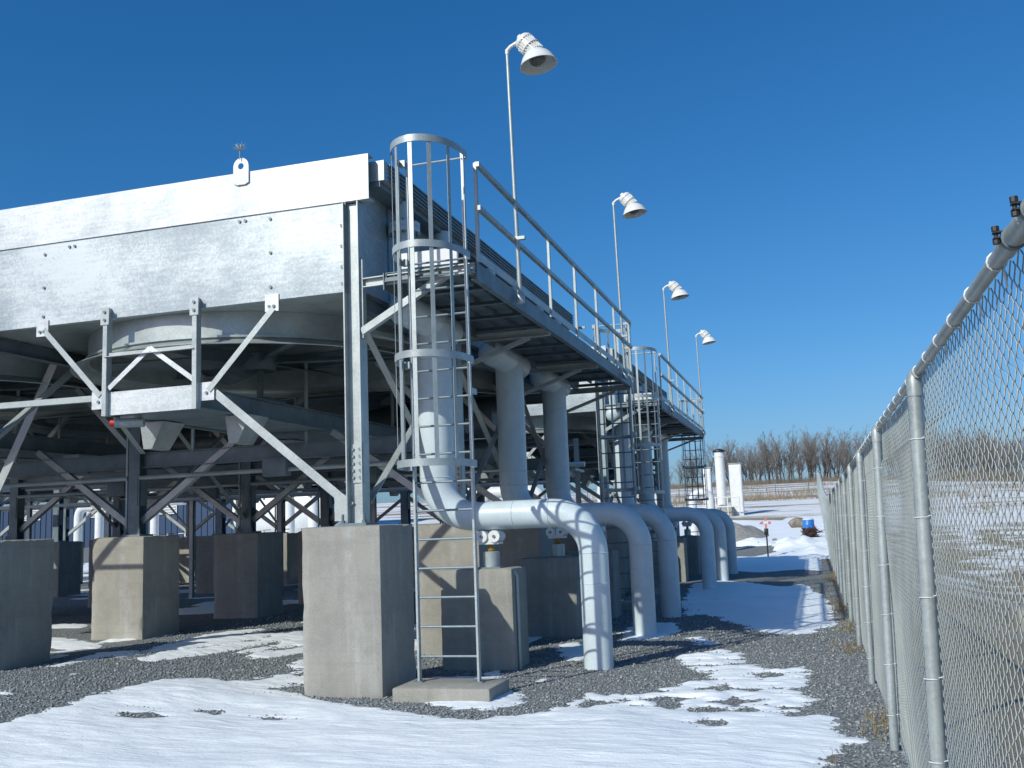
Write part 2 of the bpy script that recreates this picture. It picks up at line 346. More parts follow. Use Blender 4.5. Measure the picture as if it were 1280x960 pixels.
HOLES += [[(-5.2,44.0),(-2.6,43.0),(-1.7,45.5),(-2.1,50.5),(-4.4,52.0)], [(-5.5,66),(-2,64),(-1.2,70),(-4,74),(-6,71)]]
def sdist(poly, X, Y):
    inside = np.zeros(X.shape, bool); dm = np.full(X.shape, 1e9); n = len(poly)
    for i in range(n):
        x0, y0 = poly[i]; x1, y1 = poly[(i+1) % n]
        if y0 != y1:
            c = ((y0 > Y) != (y1 > Y)) & (X < (x1-x0)*(Y-y0)/(y1-y0)+x0); inside ^= c
        dx, dy = x1-x0, y1-y0; t = np.clip(((X-x0)*dx+(Y-y0)*dy)/(dx*dx+dy*dy+1e-9), 0, 1)
        dm = np.minimum(dm, np.hypot(X-x0-t*dx, Y-y0-t*dy))
    return np.where(inside, dm, -dm)
def snow_s(X, Y):
    s = np.full(X.shape, -9.)
    for p in SNOW: s = np.maximum(s, sdist(p, X, Y))
    n = fbm(X, Y, .55, 3, 5)
    wild = np.where((X < -4.2) & (Y > 13.2), (fbm(X, Y*1.7, .35, 11, 4)-.56)*3., -9.)
    s = np.maximum(s, wild)
    s = np.maximum(s, np.where(Y > 40, np.minimum((Y-41.5)*.5+(n-.5)*3, 1.), -9.))
    s = s*np.where(X > .9, 0, 1)+np.where(X > .9, -1, 0)
    al, pe = X*.25+Y*.97, X*.97-Y*.25                      # wheel tracks and drift strips left of the corner pier
    st = (fbm(al*.35, pe*2.1, 1., 81, 4)-.50)*1.1-.55*sm((np.abs(X+8.)-2.3)/1.2)-.55*sm((np.abs(Y-12.2)-2.4)/1.)
    s = np.maximum(s, np.where((X < -5.2) & (Y > 9), st, -9.))
    for p in HOLES[:1]+HOLES[2:]: s = np.minimum(s, -sdist(p, X, Y)*1.3+.06)
    rag = (fbm(X, Y, 2.2, 21, 4)-.5)*.30+(fbm(X, Y*1.6, 8., 31, 3)-.5)*.22
    return s+rag*np.clip(.65+np.abs(s)*1.2, 0, 1)
def snow_h(X, Y):
    s = snow_s(X, Y)
    h = -.016+.032*sm((s+.08)/.34)+.045*sm((s-.2)/1.1)
    tramp = sm((X+2.4)/.6)*sm((Y-8.8)/1.)*(1-sm((Y-13.5)/1.))
    und = (fbm(X, Y*2.2, 1.1, 41, 4)-.5)*.05*sm(s/.5)+(fbm(X*1.1, Y*2.6, 2.6, 43, 3)-.52)*.075*tramp*sm((s+.05)/.25)+(fbm(X, Y, 17., 47, 2)-.5)*.012*(1-sm((s-.1)/.3))*sm((s+.2)/.15)+(fbm(X, Y*2., 5., 51, 2)-.5)*.014*sm(s/.12)
    lump = .45*np.exp(-((X+1.0)/1.5)**2-((Y-47.5)/1.2)**2)*(.3+1.3*fbm(X, Y, 2.6, 61, 4)) + .35*np.exp(-((X+.1)/1.)**2-((Y-44)/1.5)**2)*fbm(X, Y, 1.8, 71, 3)
    return h+und+np.where(h > 0, lump, 0)
def snow_part(xs, ys): return grid_mesh('snow', xs, ys, lambda X, Y: T(X, Y)+snow_h(X, Y), lambda X, Y, Z: (Z-T(X, Y)) > -.012)
setp(link('snow', snow_part(np.arange(-13.5, .95, .04), np.arange(4.2, 22.01, .04)), SNOW_M), kind='structure')
setp(link('snow', snow_part(np.arange(-40, 1.0, .16), np.arange(22.01, 66.1, .16)), SNOW_M), kind='structure')
# loose stones on the bare gravel
def scatter(n, box, seed, rmin, rmax, tpl=6):
    rng = np.random.default_rng(seed); x = rng.uniform(box[0], box[1], n); y = rng.uniform(box[2], box[3], n)
    k = snow_h(x, y) < rng.uniform(-.006, .012, n); x, y = x[k], y[k]; n = len(x); r = rng.uniform(rmin, rmax, n)**1.0
    oc = np.array([(1,0,0),(0,1,0),(-1,0,0),(0,-1,0),(0,0,1),(0,0,-1)], float); fc = np.array([(0,1,4),(1,2,4),(2,3,4),(3,0,4),(1,0,5),(2,1,5),(3,2,5),(0,3,5)])
    V = oc[None]*rng.uniform(.55, 1.25, (n,6,1))*r[:,None,None]*np.array([1,1,.7])
    a = rng.uniform(0, 6.28, n); c, s = np.cos(a)[:,None], np.sin(a)[:,None]; vx = V[...,0]*c-V[...,1]*s; vy = V[...,0]*s+V[...,1]*c
    tl = rng.uniform(-.6, .6, n)[:,None]; V = np.stack([vx+V[...,2]*tl, vy, V[...,2]], -1)
    V += np.stack([x, y, T(x, y)+r*.25], -1)[:,None]
    F = fc[None]+(np.arange(n)*6)[:,None,None]
    return fast_mesh('loose_gravel', V.reshape(-1,3), F.reshape(-1,3))
setp(link('loose_gravel', scatter(42000, (-9.5,.75,6.5,13.5), 1, .006, .021), PEB), 'grey crushed stone lying loose on the bare yard ground in front', 'gravel', kind='stuff')
setp(link('loose_gravel', scatter(26000, (-10,.7,13.5,24), 2, .009, .026), PEB), 'grey crushed stone further back between the pipes and the piers', 'gravel', kind='stuff')
# dry grass along the fence foot
def tufts(n, seed):
    rng = np.random.default_rng(seed); V = []; F = []
    for i in range(n):
        y = rng.uniform(6.5, 46)**1.0; x = .42+rng.normal(0, .16); b = fbm(np.array([x*2]), np.array([y]), .8, 91, 2)[0]
        if b < .5: continue
        z = Tf(x, y)
        for k in range(7):
            a = rng.uniform(0, 6.28); h = rng.uniform(.04, .15); dx, dy = math.cos(a), math.sin(a); l = h*rng.uniform(.2, .9); bx = x+rng.normal(0, .03); by = y+rng.normal(0, .03)
            j = len(V); V += [(bx-dy*.004, by+dx*.004, z-.01), (bx+dy*.004, by-dx*.004, z-.01), (bx+dx*l, by+dy*l, z+h)]; F.append((j, j+1, j+2))
    return fast_mesh('dry_grass', V, F)
setp(link('dry_grass', tufts(900, 5), DRY), 'dry grass tufts and moss along the foot of the chain-link fence', 'grass', kind='stuff')
# ------------------------------------------------------------------ air cooler units
PIT = 14.05
COLX = [-4.93, -10.35, -15.77, -21.2, -26.6]; COLY = [10.4, 13.7, 17.0, 20.2]; ZT = 1.8
ORD = ['first', 'second', 'third', 'fourth', 'fifth']
bolt_me = MB().lathe([(0,.0),(.02,0),(.02,.016),(.0,.016)], axis=(0,-1,0), n=6).mesh('bolt')
def hexbolts(th, pts, parent): 
    for p in pts: th.put('bolt', bolt_me, GALVD, p, parent)
def unit(dy, label, bays, first):
    th = Thing('air_cooler', label, 'air cooler', (-7.63, 10.4+dy, 0), 'fin-fan coolers on steel legs')
    gz_ = 0 if first else .72
    D = Vector((0, dy, 0)); Y0 = 10.3+dy; Y1 = 20.2+dy; XL = -23.
    def P(x, y, z): return (x, y+dy, z)
    fa = th.part('fascia', MB().bar(P(XL, 10.334, 5.855), P(-4.70, 10.334, 5.855), [(-.0,-.275),(.15,-.275),(.15,-.26),(.012,-.26),(.012,.26),(.15,.26),(.15,.275),(0,.275)][::-1] if 0 else [(0,-.275),(0,.275),(-.15,.275),(-.15,.262),(-.012,.262),(-.012,-.262),(-.15,-.262),(-.15,-.275)]), FASC)
    pn = th.part('front_panel', MB().box(P(XL, 10.352, 4.5), P(-5.02, 10.36, 5.60)).box(P(XL, 10.36, 4.5), P(-5.02, 10.44, 4.508)), PANEL)
    edge = th.part('panel_edge', MB().box(P(-5.018, 10.34, 4.49), P(-5.002, 10.46, 5.578)), GALVD)
    th.part('back_panel', MB().box(P(XL, 20.24, 4.5), P(-4.9, 20.25, 6.1)), PANEL)
    sw = th.part('side_wall', MB().box(P(-4.87, 10.5, 4.52), P(-4.86, 20.2, 5.86)), PANEL)
    for k in range(7): th.part('stiffener', MB().bar(P(-4.858, 11.2+k*1.45, 4.55), P(-4.858, 11.2+k*1.45, 5.84), pL(.06, .008), (0,1,0)), GALVD, sw)
    th.part('roof', MB().box(P(XL, 10.46, 6.0), P(-4.78, 20.2, 6.03)), GALVD)
    th.part('floor_plate', MB().box(P(XL, 10.46, 4.51), P(-4.88, 20.2, 4.525)), GALV)
    hb = th.part('header_box', MB().box(P(-4.765, 10.47, 5.83), P(-4.56, 20.15, 6.075)), GALV)
    for k in range(5): th.part('fin', MB().box(P(-4.558, 10.6, 5.84+k*.05), P(-4.535, 20.14, 5.863+k*.05)), GALVD, hb)
    th.part('header_shelf', MB().box(P(-4.86, 10.48, 5.76), P(-4.62, 20.14, 5.825)), GALVD, hb)
    if first:
        hexbolts(th, [P(x, 10.352, z) for x, z in [(-8.9,5.5),(-8.82,5.5),(-9.28,5.44),(-9.28,5.0),(-9.28,4.62),(-6.42,5.52),(-6.34,5.52),(-6.0,5.5),(-6.0,5.08),(-6.0,4.66),(-5.06,5.3),(-5.06,5.05),(-5.06,4.8),(-5.06,4.6)]], pn)
    for x in [-6.38]+([-11.8, -17] if not first else []):
        bm = bmesh.new(); N = 20; outer = []; hole = []
        for i in range(N):
            a = 2*math.pi*(i+.5)/N-math.pi/2; dx, dz = math.cos(a), math.sin(a); hole.append((.04*dx, .22+.04*dz))
            if dz >= 0: outer.append((.105*dx, .22+.105*dz))
            else: outer.append((max(-.105, min(.105, dx*.36)), .22-.235*min(1, abs(dz)*1.0/max(abs(dx), .45)*.45+(.55 if abs(dx) < .35 else .0)) if 0 else (.22+.105*dz*0-.235*min(1, abs(dz)/max(abs(dx)*2.2, .01)))))
        def ring(pts, y): return [bm.verts.new((a+x+7.63, y-.066, z+5.985)) for a, z in pts]
        A = ring(outer, -.022); B = ring(hole, -.022); A2 = ring(outer, -.001); B2 = ring(hole, -.001)
        for i in range(N):
            j = (i+1) % N
            for q in ((A[i],A[j],B[j],B[i]), (A2[j],A2[i],B2[i],B2[j]), (A[j],A[i],A2[i],A2[j]), (B[i],B[j],B2[j],B2[i])): bm.faces.new(q)
        bmesh.ops.recalc_face_normals(bm, faces=bm.faces); me = bpy.data.meshes.new('lifting_lug'); bm.to_mesh(me); bm.free()
        l_o = link('lifting_lug', me, FASC, th.o)
    for bi in range(bays):
        cx = (COLX[bi]+COLX[bi+1])/2 if bi else -7.63
        for cy in (12.85, 17.75):
            if not vis([P(cx+a, cy+b, 4.2) for a in (-2.2,0,2.2) for b in (-2.2,2.2)]): continue
            fr = th.part('fan_ring', MB().lathe([(2.33,4.508),(2.33,4.20),(2.38,4.20),(2.38,4.175),(2.34,4.17),(2.36,4.13),(2.43,4.09),(2.55,4.06),(2.555,4.07),(2.43,4.105),(2.31,4.18),(2.31,4.508)], P(cx, cy, 0), n=64), GALV, smooth=True)
            th.part('fan_hub', MB().lathe([(0,4.12),(.22,4.12),(.25,4.2),(.25,4.36),(0,4.38)], P(cx, cy, 0), n=20), GALVD, fr, smooth=True)
            th.part('fan_shaft', MB().tube([P(cx, cy, 3.4), P(cx, cy, 4.2)], .05, 10), GALVD, fr, smooth=True)
            for k in range(6):
                a = k*math.pi/3+.3; c, s = math.cos(a), math.sin(a); vs = []
                for r, wd, tw in ((.24,.09,.5),(.9,.17,.38),(2.22,.13,.2)):
                    for sg in (-1, 1):
                        ox, oy = -s*wd*sg*math.cos(tw), c*wd*sg*math.cos(tw)
                        for dz in (-.012, .012): vs.append(P(cx+c*r+ox, cy+s*r+oy, 4.27+sg*wd*math.sin(tw)+dz))
                fs = []
                for i in (0, 4): fs += [(i,i+2,i+6,i+4), (i+1,i+5,i+7,i+3), (i,i+4,i+5,i+1), (i+2,i+3,i+7,i+6)]
                fs += [(0,1,3,2), (8,10,11,9)]
                th.part('fan_blade', MB().add(vs, fs), GALVD, fr)
        # drive platform hung under the bay
        a, b = cx-.64, cx+.64
        if vis([P(a, 10.3, 3.4), P(b, 10.3, 4.4), P(cx, 20, 3.4)], 20):
            dp = th.part('drive_platform', MB().box(P(a+.06, 10.34, 3.285), P(b-.06, 19.6, 3.30)), GALVD)
            kp = th.part('kick_plate', MB().box(P(a, 10.325, 3.27), P(b, 10.335, 3.56)), FASC, dp)
            for x in (a, b):
                th.part('guard_post', MB().bar(P(x, 10.315, 3.26), P(x, 10.315, 4.62), [(-.03,-.05),(.03,-.05),(.03,-.04),(-.02,-.04),(-.02,.05),(-.03,.05)]), GALV, dp)
                th.part('post_plate', MB().box(P(x-.06, 10.255, 4.4), P(x+.06, 10.263, 4.62)), GALV, dp)
                hexbolts(th, [P(x, 10.255, 4.56), P(x, 10.255, 4.46)], dp)
                th.part('side_beam', MB().bar(P(x, 10.37, 3.4), P(x, 19.6, 3.4), pC(.08 if x > cx else -.08, .26, .012)), GALVD, dp)
                for yy in (11.2, 14.6, 17.6):
                    th.part('motor_bracket', MB().add([P(x-.16,yy-.02,3.27),P(x+.2,yy-.02,3.27),P(x+.2,yy+.45,3.27),P(x-.16,yy+.45,3.27),P(x-.13,yy+.02,2.92),P(x-.0,yy+.02,2.92),P(x-.0,yy+.4,2.92),P(x-.13,yy+.4,2.92)],
                        [(0,1,2,3),(4,7,6,5),(0,4,5,1),(1,5,6,2),(2,6,7,3),(3,7,4,0)]), GALV, dp)
            th.part('guard_rail', MB().bar(P(a, 10.30, 3.99), P(b, 10.30, 3.99), pL(.055, .008)), GALV, dp)
            th.part('guard_brace', MB().bar(P(a+.05, 10.292, 3.6), P(cx, 10.292, 4.06), pR(.008, .06)), FASC, dp)
            th.part('guard_brace', MB().bar(P(cx, 10.284, 4.06), P(b-.02, 10.284, 3.62), pR(.008, .06)), FASC, dp)
            mo = th.part('drive_motor', MB().tube([P(a+.02, 10.46, 3.19), P(a+.34, 10.6, 3.19)], .06, 14).box(P(a+.1, 10.45, 3.24), P(a+.3, 10.6, 3.285)), GALV, dp, smooth=True)
            th.part('end_cap', MB().tube([P(a-.03, 10.4425, 3.19), P(a+.02, 10.46, 3.19)], .045, 12), RED, mo, smooth=True)
            for yy in (12.85, 17.75): th.part('gearbox', MB().box(P(cx-.28, yy-.28, 3.302), P(cx+.28, yy+.28, 3.7)), GALVD, dp, bevel=.03)
            for sx, gx_, bx_ in ((1, cx+1.65, b+.13), (-1, cx-1.65, a-.13)):
                th.part('gusset_plate', MB().box(P(gx_-.09, 10.335, 4.36), P(gx_+.09, 10.345, 4.57)), FASC)
                th.part('gusset_plate', MB().box(P(bx_-.1, 10.335, 3.36), P(bx_+.1, 10.345, 3.58)), FASC)
                th.part('panel_brace', MB().bar(P(gx_, 10.322, 4.42), P(bx_, 10.322, 3.5), pL(.07, .009), (0,1,0)), GALV)
                hexbolts(th, [P(gx_-.03, 10.335, 4.42), P(gx_+.03, 10.335, 4.42), P(bx_, 10.335, 3.45)], th.o)
            if bi == 0:
                th.part('leg_brace', MB().bar(P(b+.13, 10.36, 3.46), P(-5.03, 10.36, 1.98), pL(.1, .012), (0,1,0)), GALV)
                th.part('leg_gusset', MB().box(P(-5.2, 10.35, 1.86), P(-5.03, 10.36, 2.14)), GALV)
                th.part('strut', MB().bar(P(a-.1, 10.38, 3.47), P(-12.6, 10.38, 3.5), pL(.075, .008)), GALV)
    # floor beams
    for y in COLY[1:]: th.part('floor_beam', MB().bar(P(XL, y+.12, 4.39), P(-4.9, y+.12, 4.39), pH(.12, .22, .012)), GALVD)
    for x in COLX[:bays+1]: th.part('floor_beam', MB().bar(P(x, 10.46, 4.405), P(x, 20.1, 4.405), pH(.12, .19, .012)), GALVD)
    # columns and braces
    for i, x in enumerate(COLX[:bays+1]):
        for j, y in enumerate(COLY):
            if i == 1 and j == 0: x = -10.24
            else: x = COLX[i]
            top = 5.56 if (i == 0 and j == 0) else 4.5
            if not vis([P(x, y, 1.8), P(x, y, 3), P(x, y, top)]): continue
            c = th.part('column', MB().bar(P(x, y, ZT+.03), P(x, y, top), pH(.2, .2, .014), (0,1,0) if i else (1,0,0)), GALV if i == 0 else GALVD)  # inner legs take the darker steel, shade put into their colour
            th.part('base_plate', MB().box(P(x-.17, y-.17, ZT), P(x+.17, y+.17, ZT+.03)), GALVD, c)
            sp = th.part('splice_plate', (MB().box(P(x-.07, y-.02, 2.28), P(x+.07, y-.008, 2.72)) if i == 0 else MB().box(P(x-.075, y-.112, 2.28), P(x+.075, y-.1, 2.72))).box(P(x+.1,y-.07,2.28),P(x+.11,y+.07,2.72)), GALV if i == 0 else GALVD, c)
            if i == 0 and first: hexbolts(th, [P(x+sx, y-.02, 2.34+.08*k) for sx in (-.045, .045) for k in range(5)], c)
            for sx in (-1, 1): th.put('anchor_bolt', anchor_me, GALVD, P(x+sx*.13, y-.13, ZT+.03), c)
            if j < 3:
                y2 = COLY[j+1]; ym = (y+y2)/2
                if (i+j) % 2 == 0 or i == 0:
                    br = th.part('cross_brace', MB().bar(P(x+.03, y+.1, ZT+.25), P(x+.03, y2-.1, 4.25), pL(.085, .01), (1,0,0)), GALV)
                    th.part('cross_brace', MB().bar(P(x-.07, y2-.1, ZT+.25), P(x-.07, y+.1, 4.25), pL(.085, .01), (1,0,0)), GALV)
                else:
                    th.part('knee_brace', MB().bar(P(x, y+.1, 3.1), P(x, ym, 4.3), pL(.1, .01), (1,0,0)), GALV)
                    th.part('knee_brace', MB().bar(P(x, y2-.1, 3.1), P(x, ym, 4.3), pL(.1, .01), (1,0,0)), GALV)
            if i < bays and j in (1, 2, 3):
                x2 = COLX[i+1]; xm = (x+x2)/2
                th.part('girt', MB().bar(P(x-.1, y+.02, 3.0+gz_), P(x2+.1, y+.02, 3.0+gz_), pH(.14, .24, .012)), GALVD)
                th.part('conduit', MB().tube([P(x-.12, y-.1, 2.72+gz_), P(x2+.12, y-.1, 2.72+gz_)], .035, 8), GALV, smooth=True)
                th.part('hanger_rod', MB().tube([P(xm+.3, y, 3.1), P(xm+.3, y, 4.4)], .03, 8), GALV, smooth=True)
                th.part('hanger_rod', MB().tube([P(xm-1.7, y, 3.1), P(xm-1.7, y, 4.4)], .03, 8), GALV, smooth=True)
                th.part('junction_box', MB().box(P(xm-.35, y-.2, 2.62+gz_), P(xm+.05, y-.02, 2.9+gz_)), GALVD, bevel=.01)
                th.part('drop_conduit', MB().tube([P(x-.16, y-.06, ZT), P(x-.16, y-.06, 4.2)], .022, 8), GALV, smooth=True)
                th.part('leg_brace', MB().bar(P(x-.1, y, ZT+.2), P(xm+.75, y, 3.3), pL(.1, .01), (0,1,0)), GALV)
                th.part('leg_brace', MB().bar(P(x2+.1, y, ZT+.2), P(xm-.75, y, 3.3), pL(.1, .01), (0,1,0)), GALV)
                th.part('knee_brace', MB().bar(P(x-.1, y, 3.2), P(x-1.2, y, 4.3), pL(.09, .01), (0,1,0)), GALV)
                th.part('knee_brace', MB().bar(P(x2+.1, y, 3.2), P(x2+1.2, y, 4.3), pL(.09, .01), (0,1,0)), GALV)
    for yy, zz, r_ in ((19.55, 3.95, .4), (19.75, 3.35, .2), (17.6, 3.62, .14)):
        hp_ = th.part('return_header', MB().tube([P(-33., yy, zz), P(-6.1, yy, zz)], r_, 20), GALVD, smooth=True)
        if r_ > .18:
            for q in range(8): th.part('pipe_strap', MB().lathe([(r_+.001,-.03),(r_+.02,-.03),(r_+.02,.03),(r_+.001,.03)], P(-7.2-q*2.7, yy, zz), (1,0,0), 20), GALV, hp_, smooth=True)
    if first:
        th.part('bay_brace', MB().bar(P(-10.55, 12.0, 4.5), P(-11.9, 12.0, 1.95), pL(.13, .012), (0,1,0)), GALV)
        th.part('bay_brace', MB().bar(P(-4.98, 13.6, 4.3), P(-5.9, 11.8, 1.95) if 0 else P(-5.05, 10.55, 4.05), pL(.09, .01), (1,0,0)), GALV)
    return th
anchor_me = MB().lathe([(0,0),(.028,0),(.028,.03),(.016,.03),(.016,.1),(0,.1)], n=8).mesh('anchor_bolt')
u1 = unit(0, 'near galvanised air cooler with bright fascia and fan ring, behind the caged ladder', 2, True)
u2 = unit(PIT, 'second galvanised air cooler farther back, partly hidden behind the near one', 4, False)
# static dissipator above the lifting lug
ds = Thing('lightning_dissipator', 'tuft of splayed metal wires on a thin stem above the fascia lifting lug', 'dissipator', (-6.38, 10.27, 6.30))
ds.part('stem', MB().tube([(-6.38, 10.288, 6.28), (-6.38, 10.288, 6.40)], .006, 8), GALV, smooth=True)
rr = random.Random(3)
for k in range(34):
    a = rr.uniform(0, 6.28); e = rr.uniform(.15, 1.35); L = rr.uniform(.08, .115)
    ds.part('wire', MB().tube([(-6.38, 10.288, 6.395), (-6.38+math.cos(a)*math.cos(e)*L, 10.288+math.sin(a)*math.cos(e)*L, 6.395+math.sin(e)*L*.95)], [.003, .002], 5), GALV)
# ------------------------------------------------------------------ concrete piers
def pier(x, y, w_, d_, zt, label, bev=.022, group='concrete piers'):
    zb = min(Tf(x+a, y+b) for a in (-w_/2, w_/2) for b in (-d_/2, d_/2))-.12
    me = MB().box((x-w_/2, y-d_/2, zb), (x+w_/2, y+d_/2, zt)).mesh('concrete_pier', (x, y, 0))
    bm = bmesh.new(); bm.from_mesh(me)
    bmesh.ops.subdivide_edges(bm, edges=list(bm.edges), cuts=15, use_grid_fill=True)
    rg_ = random.Random(int(x*131+y*977))
    for v in bm.verts:                                     # worn, slightly chipped arrises
        ex, ey, ez = w_/2-abs(v.co.x), d_/2-abs(v.co.y), zt-v.co.z
        n_ = (ex < 1e-4)+(ey < 1e-4)+(ez < 1e-4)
        if n_ >= 2:
            q = .007+.006*rg_.random()+(.022*rg_.random() if rg_.random() < .12 else 0)
            if ex < 1e-4: v.co.x -= math.copysign(q, v.co.x)
            if ey < 1e-4: v.co.y -= math.copysign(q, v.co.y)
            if ez < 1e-4: v.co.z -= q
        else:
            q = rg_.gauss(0, .0012)
            if ex < 1e-4: v.co.x += q
            if ey < 1e-4: v.co.y += q
    bm.to_mesh(me); bm.free(); me.shade_smooth(); me.set_sharp_from_angle(angle=math.radians(32))
    return setp(link('concrete_pier', me, CONC, None, (x, y, 0)), label, 'pier', group)
for dy, un, bays in ((0, 'near cooler', 2), (PIT, 'far cooler', 4)):
    for i in range(bays+1):
        for j, y in enumerate(COLY):
            x = COLX[i]+(.42 if (i == 1 and j == 0) else 0)
            if not vis([(x, y+dy, 1.8), (x+.5, y+dy+.5, 0), (x-.5, y+dy-.5, 0)], 5): continue
            if dy == 0 and i == 0 and j == 0: lb = 'tall grey concrete pier under the front corner column, beside the caged ladder'
            else: lb = f'concrete pier of the {un}, {ORD[i]} line from the walkway, {ORD[j]} row back'
            pier(x, y+dy, .94, .94, ZT, lb)
PIPES = [(12.12, 1), (15.55, 1), (18.5, 1), (25.5, 2), (29.0, 2), (32.45, 2)]
# ------------------------------------------------------------------ process pipes, their supports
for k, (y, un) in enumerate(PIPES):
    o3 = ['first', 'second', 'third'][k % 3]; nm = 'near' if un == 1 else 'far'
    th = Thing('process_pipe', f'pale grey gooseneck pipe, {o3} from the front in the {nm} group of three', 'pipe', (-2.62, y, Tf(-2.62, y)), 'gooseneck pipes beside the coolers')
    xr, zh, xd, zm = -4.62, 1.87, -2.62, 4.4
    path = [(xr, y, zm-.02), (xr, y, zh+.5)]+[tuple(p) for p in arc((xr+.5, y, zh+.5), (-1,0,0), (0,0,-1), .5)][1:]
    rad = [.228]*2+[.228-.05*i/10 for i in range(1, 11)]
    path += [(xd-.5, y, zh)]+[tuple(p) for p in arc((xd-.5, y, zh-.5), (0,0,1), (1,0,0), .5)][1:]+[(xd, y, -.2)]
    rad += [.178]*(len(path)-len(rad))
    th.part('pipe', MB().tube(path, rad, 32), PIPE, smooth=True)
    y0, y1 = y-1.02, y+.62
    mp = [(y0-.13,.01),(y0-.11,.1),(y0-.06,.17),(y0,.196),(y1,.196),(y1+.06,.17),(y1+.11,.1),(y1+.13,.01)]
    man = th.part('manifold', MB().tube([(xr-.0, a, zm) for a, r in mp], [r for a, r in mp], 28), PIPE, smooth=True)
    for yn in (y-.85, y+.5):
        nz = th.part('nozzle', MB().tube([(xr-.03, yn, zm+.1), (xr-.03, yn, 5.79)], .11, 20), PIPE, man, smooth=True)
        th.part('flange', MB().lathe([(.11,5.40),(.2,5.40),(.2,5.455),(.19,5.458),(.19,5.466),(.2,5.469),(.2,5.525),(.11,5.525)], (xr-.03, yn, 0), n=28), PIPE, nz, smooth=True)
        if un == 1:
            for q in range(10):
                a = 2*math.pi*q/10; th.part('flange_bolt', MB().tube([(xr-.03+.165*math.cos(a), yn+.165*math.sin(a), 5.37), (xr-.03+.165*math.cos(a), yn+.165*math.sin(a), 5.555)], .014, 6), GALVD, nz)
    for zz in (2.6,): th.part('weld_seam', MB().lathe([(.226,zz-.008),(.233,zz),(.226,zz+.008)], (xr, y, 0), n=32), PIPE, smooth=True)
    for xx in (xr+.52, xd-.52, -3.6): th.part('weld_seam', MB().lathe([(.177,-.008),(.184,0),(.177,.008)], (xx, y, zh), (1,0,0), 32), PIPE, smooth=True)
    for zz in (2.38, 3.9): th.part('weld_seam', MB().lathe([(.226,zz-.008),(.234,zz),(.226,zz+.008)], (xr, y, 0), n=32), PIPE, smooth=True)
    th.part('weld_seam', MB().lathe([(.177,zh-.508),(.184,zh-.5),(.177,zh-.492)], (xd, y, 0), n=32), PIPE, smooth=True)
    th.part('weld_seam', MB().lathe([(.176,1.0),(.183,1.006),(.176,1.012)], (xd, y, 0), n=32), PIPE, smooth=True)
    # support
    pier(-4.08, y+.12, .95, .66, 1.22, f'low concrete pier carrying the {o3} gooseneck pipe of the {nm} group', .03)
    xs = -3.93
    st = Thing('roller_stand', f'white pipe roller stand on the low pier under the {o3} pipe of the {nm} group', 'pipe stand', (xs, y, 1.22), 'roller stands under the pipes')
    st.part('foot_plate', MB().box((xs-.16, y-.16, 1.221), (xs+.16, y+.16, 1.236)), GALVD)
    st.part('pedestal', MB().lathe([(0,1.236),(.105,1.236),(.105,1.42),(.1,1.425),(0,1.425)], (xs, y, 0), n=24), GALV, smooth=True)
    st.part('screw_jack', MB().lathe([(0,1.42),(.045,1.42),(.06,1.45),(.035,1.46),(.035,1.53),(0,1.53)], (xs, y, 0), n=14), RUST, smooth=True)
    st.part('saddle', MB().box((xs-.13, y-.1, 1.515), (xs+.13, y+.1, 1.54)).box((xs-.11, y-.1, 1.54), (xs+.11, y-.08, 1.60)).box((xs-.11, y+.08, 1.54), (xs+.11, y+.1, 1.60)), WHITE)
    for sx in (-.082, .082):
        ro = st.part('roller', MB().tube([(xs+sx, y-.13, 1.612), (xs+sx, y+.13, 1.612)], .074, 22), WHITE, smooth=True)
        st.part('axle', MB().tube([(xs+sx, y-.145, 1.612), (xs+sx, y+.145, 1.612)], .02, 10), GALVD, ro, smooth=True)
# tube added to stand in for a light strip on the first low pier
single('conduit', MB().tube([(-3.585, 12.05, -.05), (-3.585, 12.05, 1.12), (-3.64, 12.05, 1.2)], .02, 10), GALV, 'thin vertical tube added for a light strip on the first low pipe pier', 'conduit', (-3.585, 12.05, 0), smooth=True)
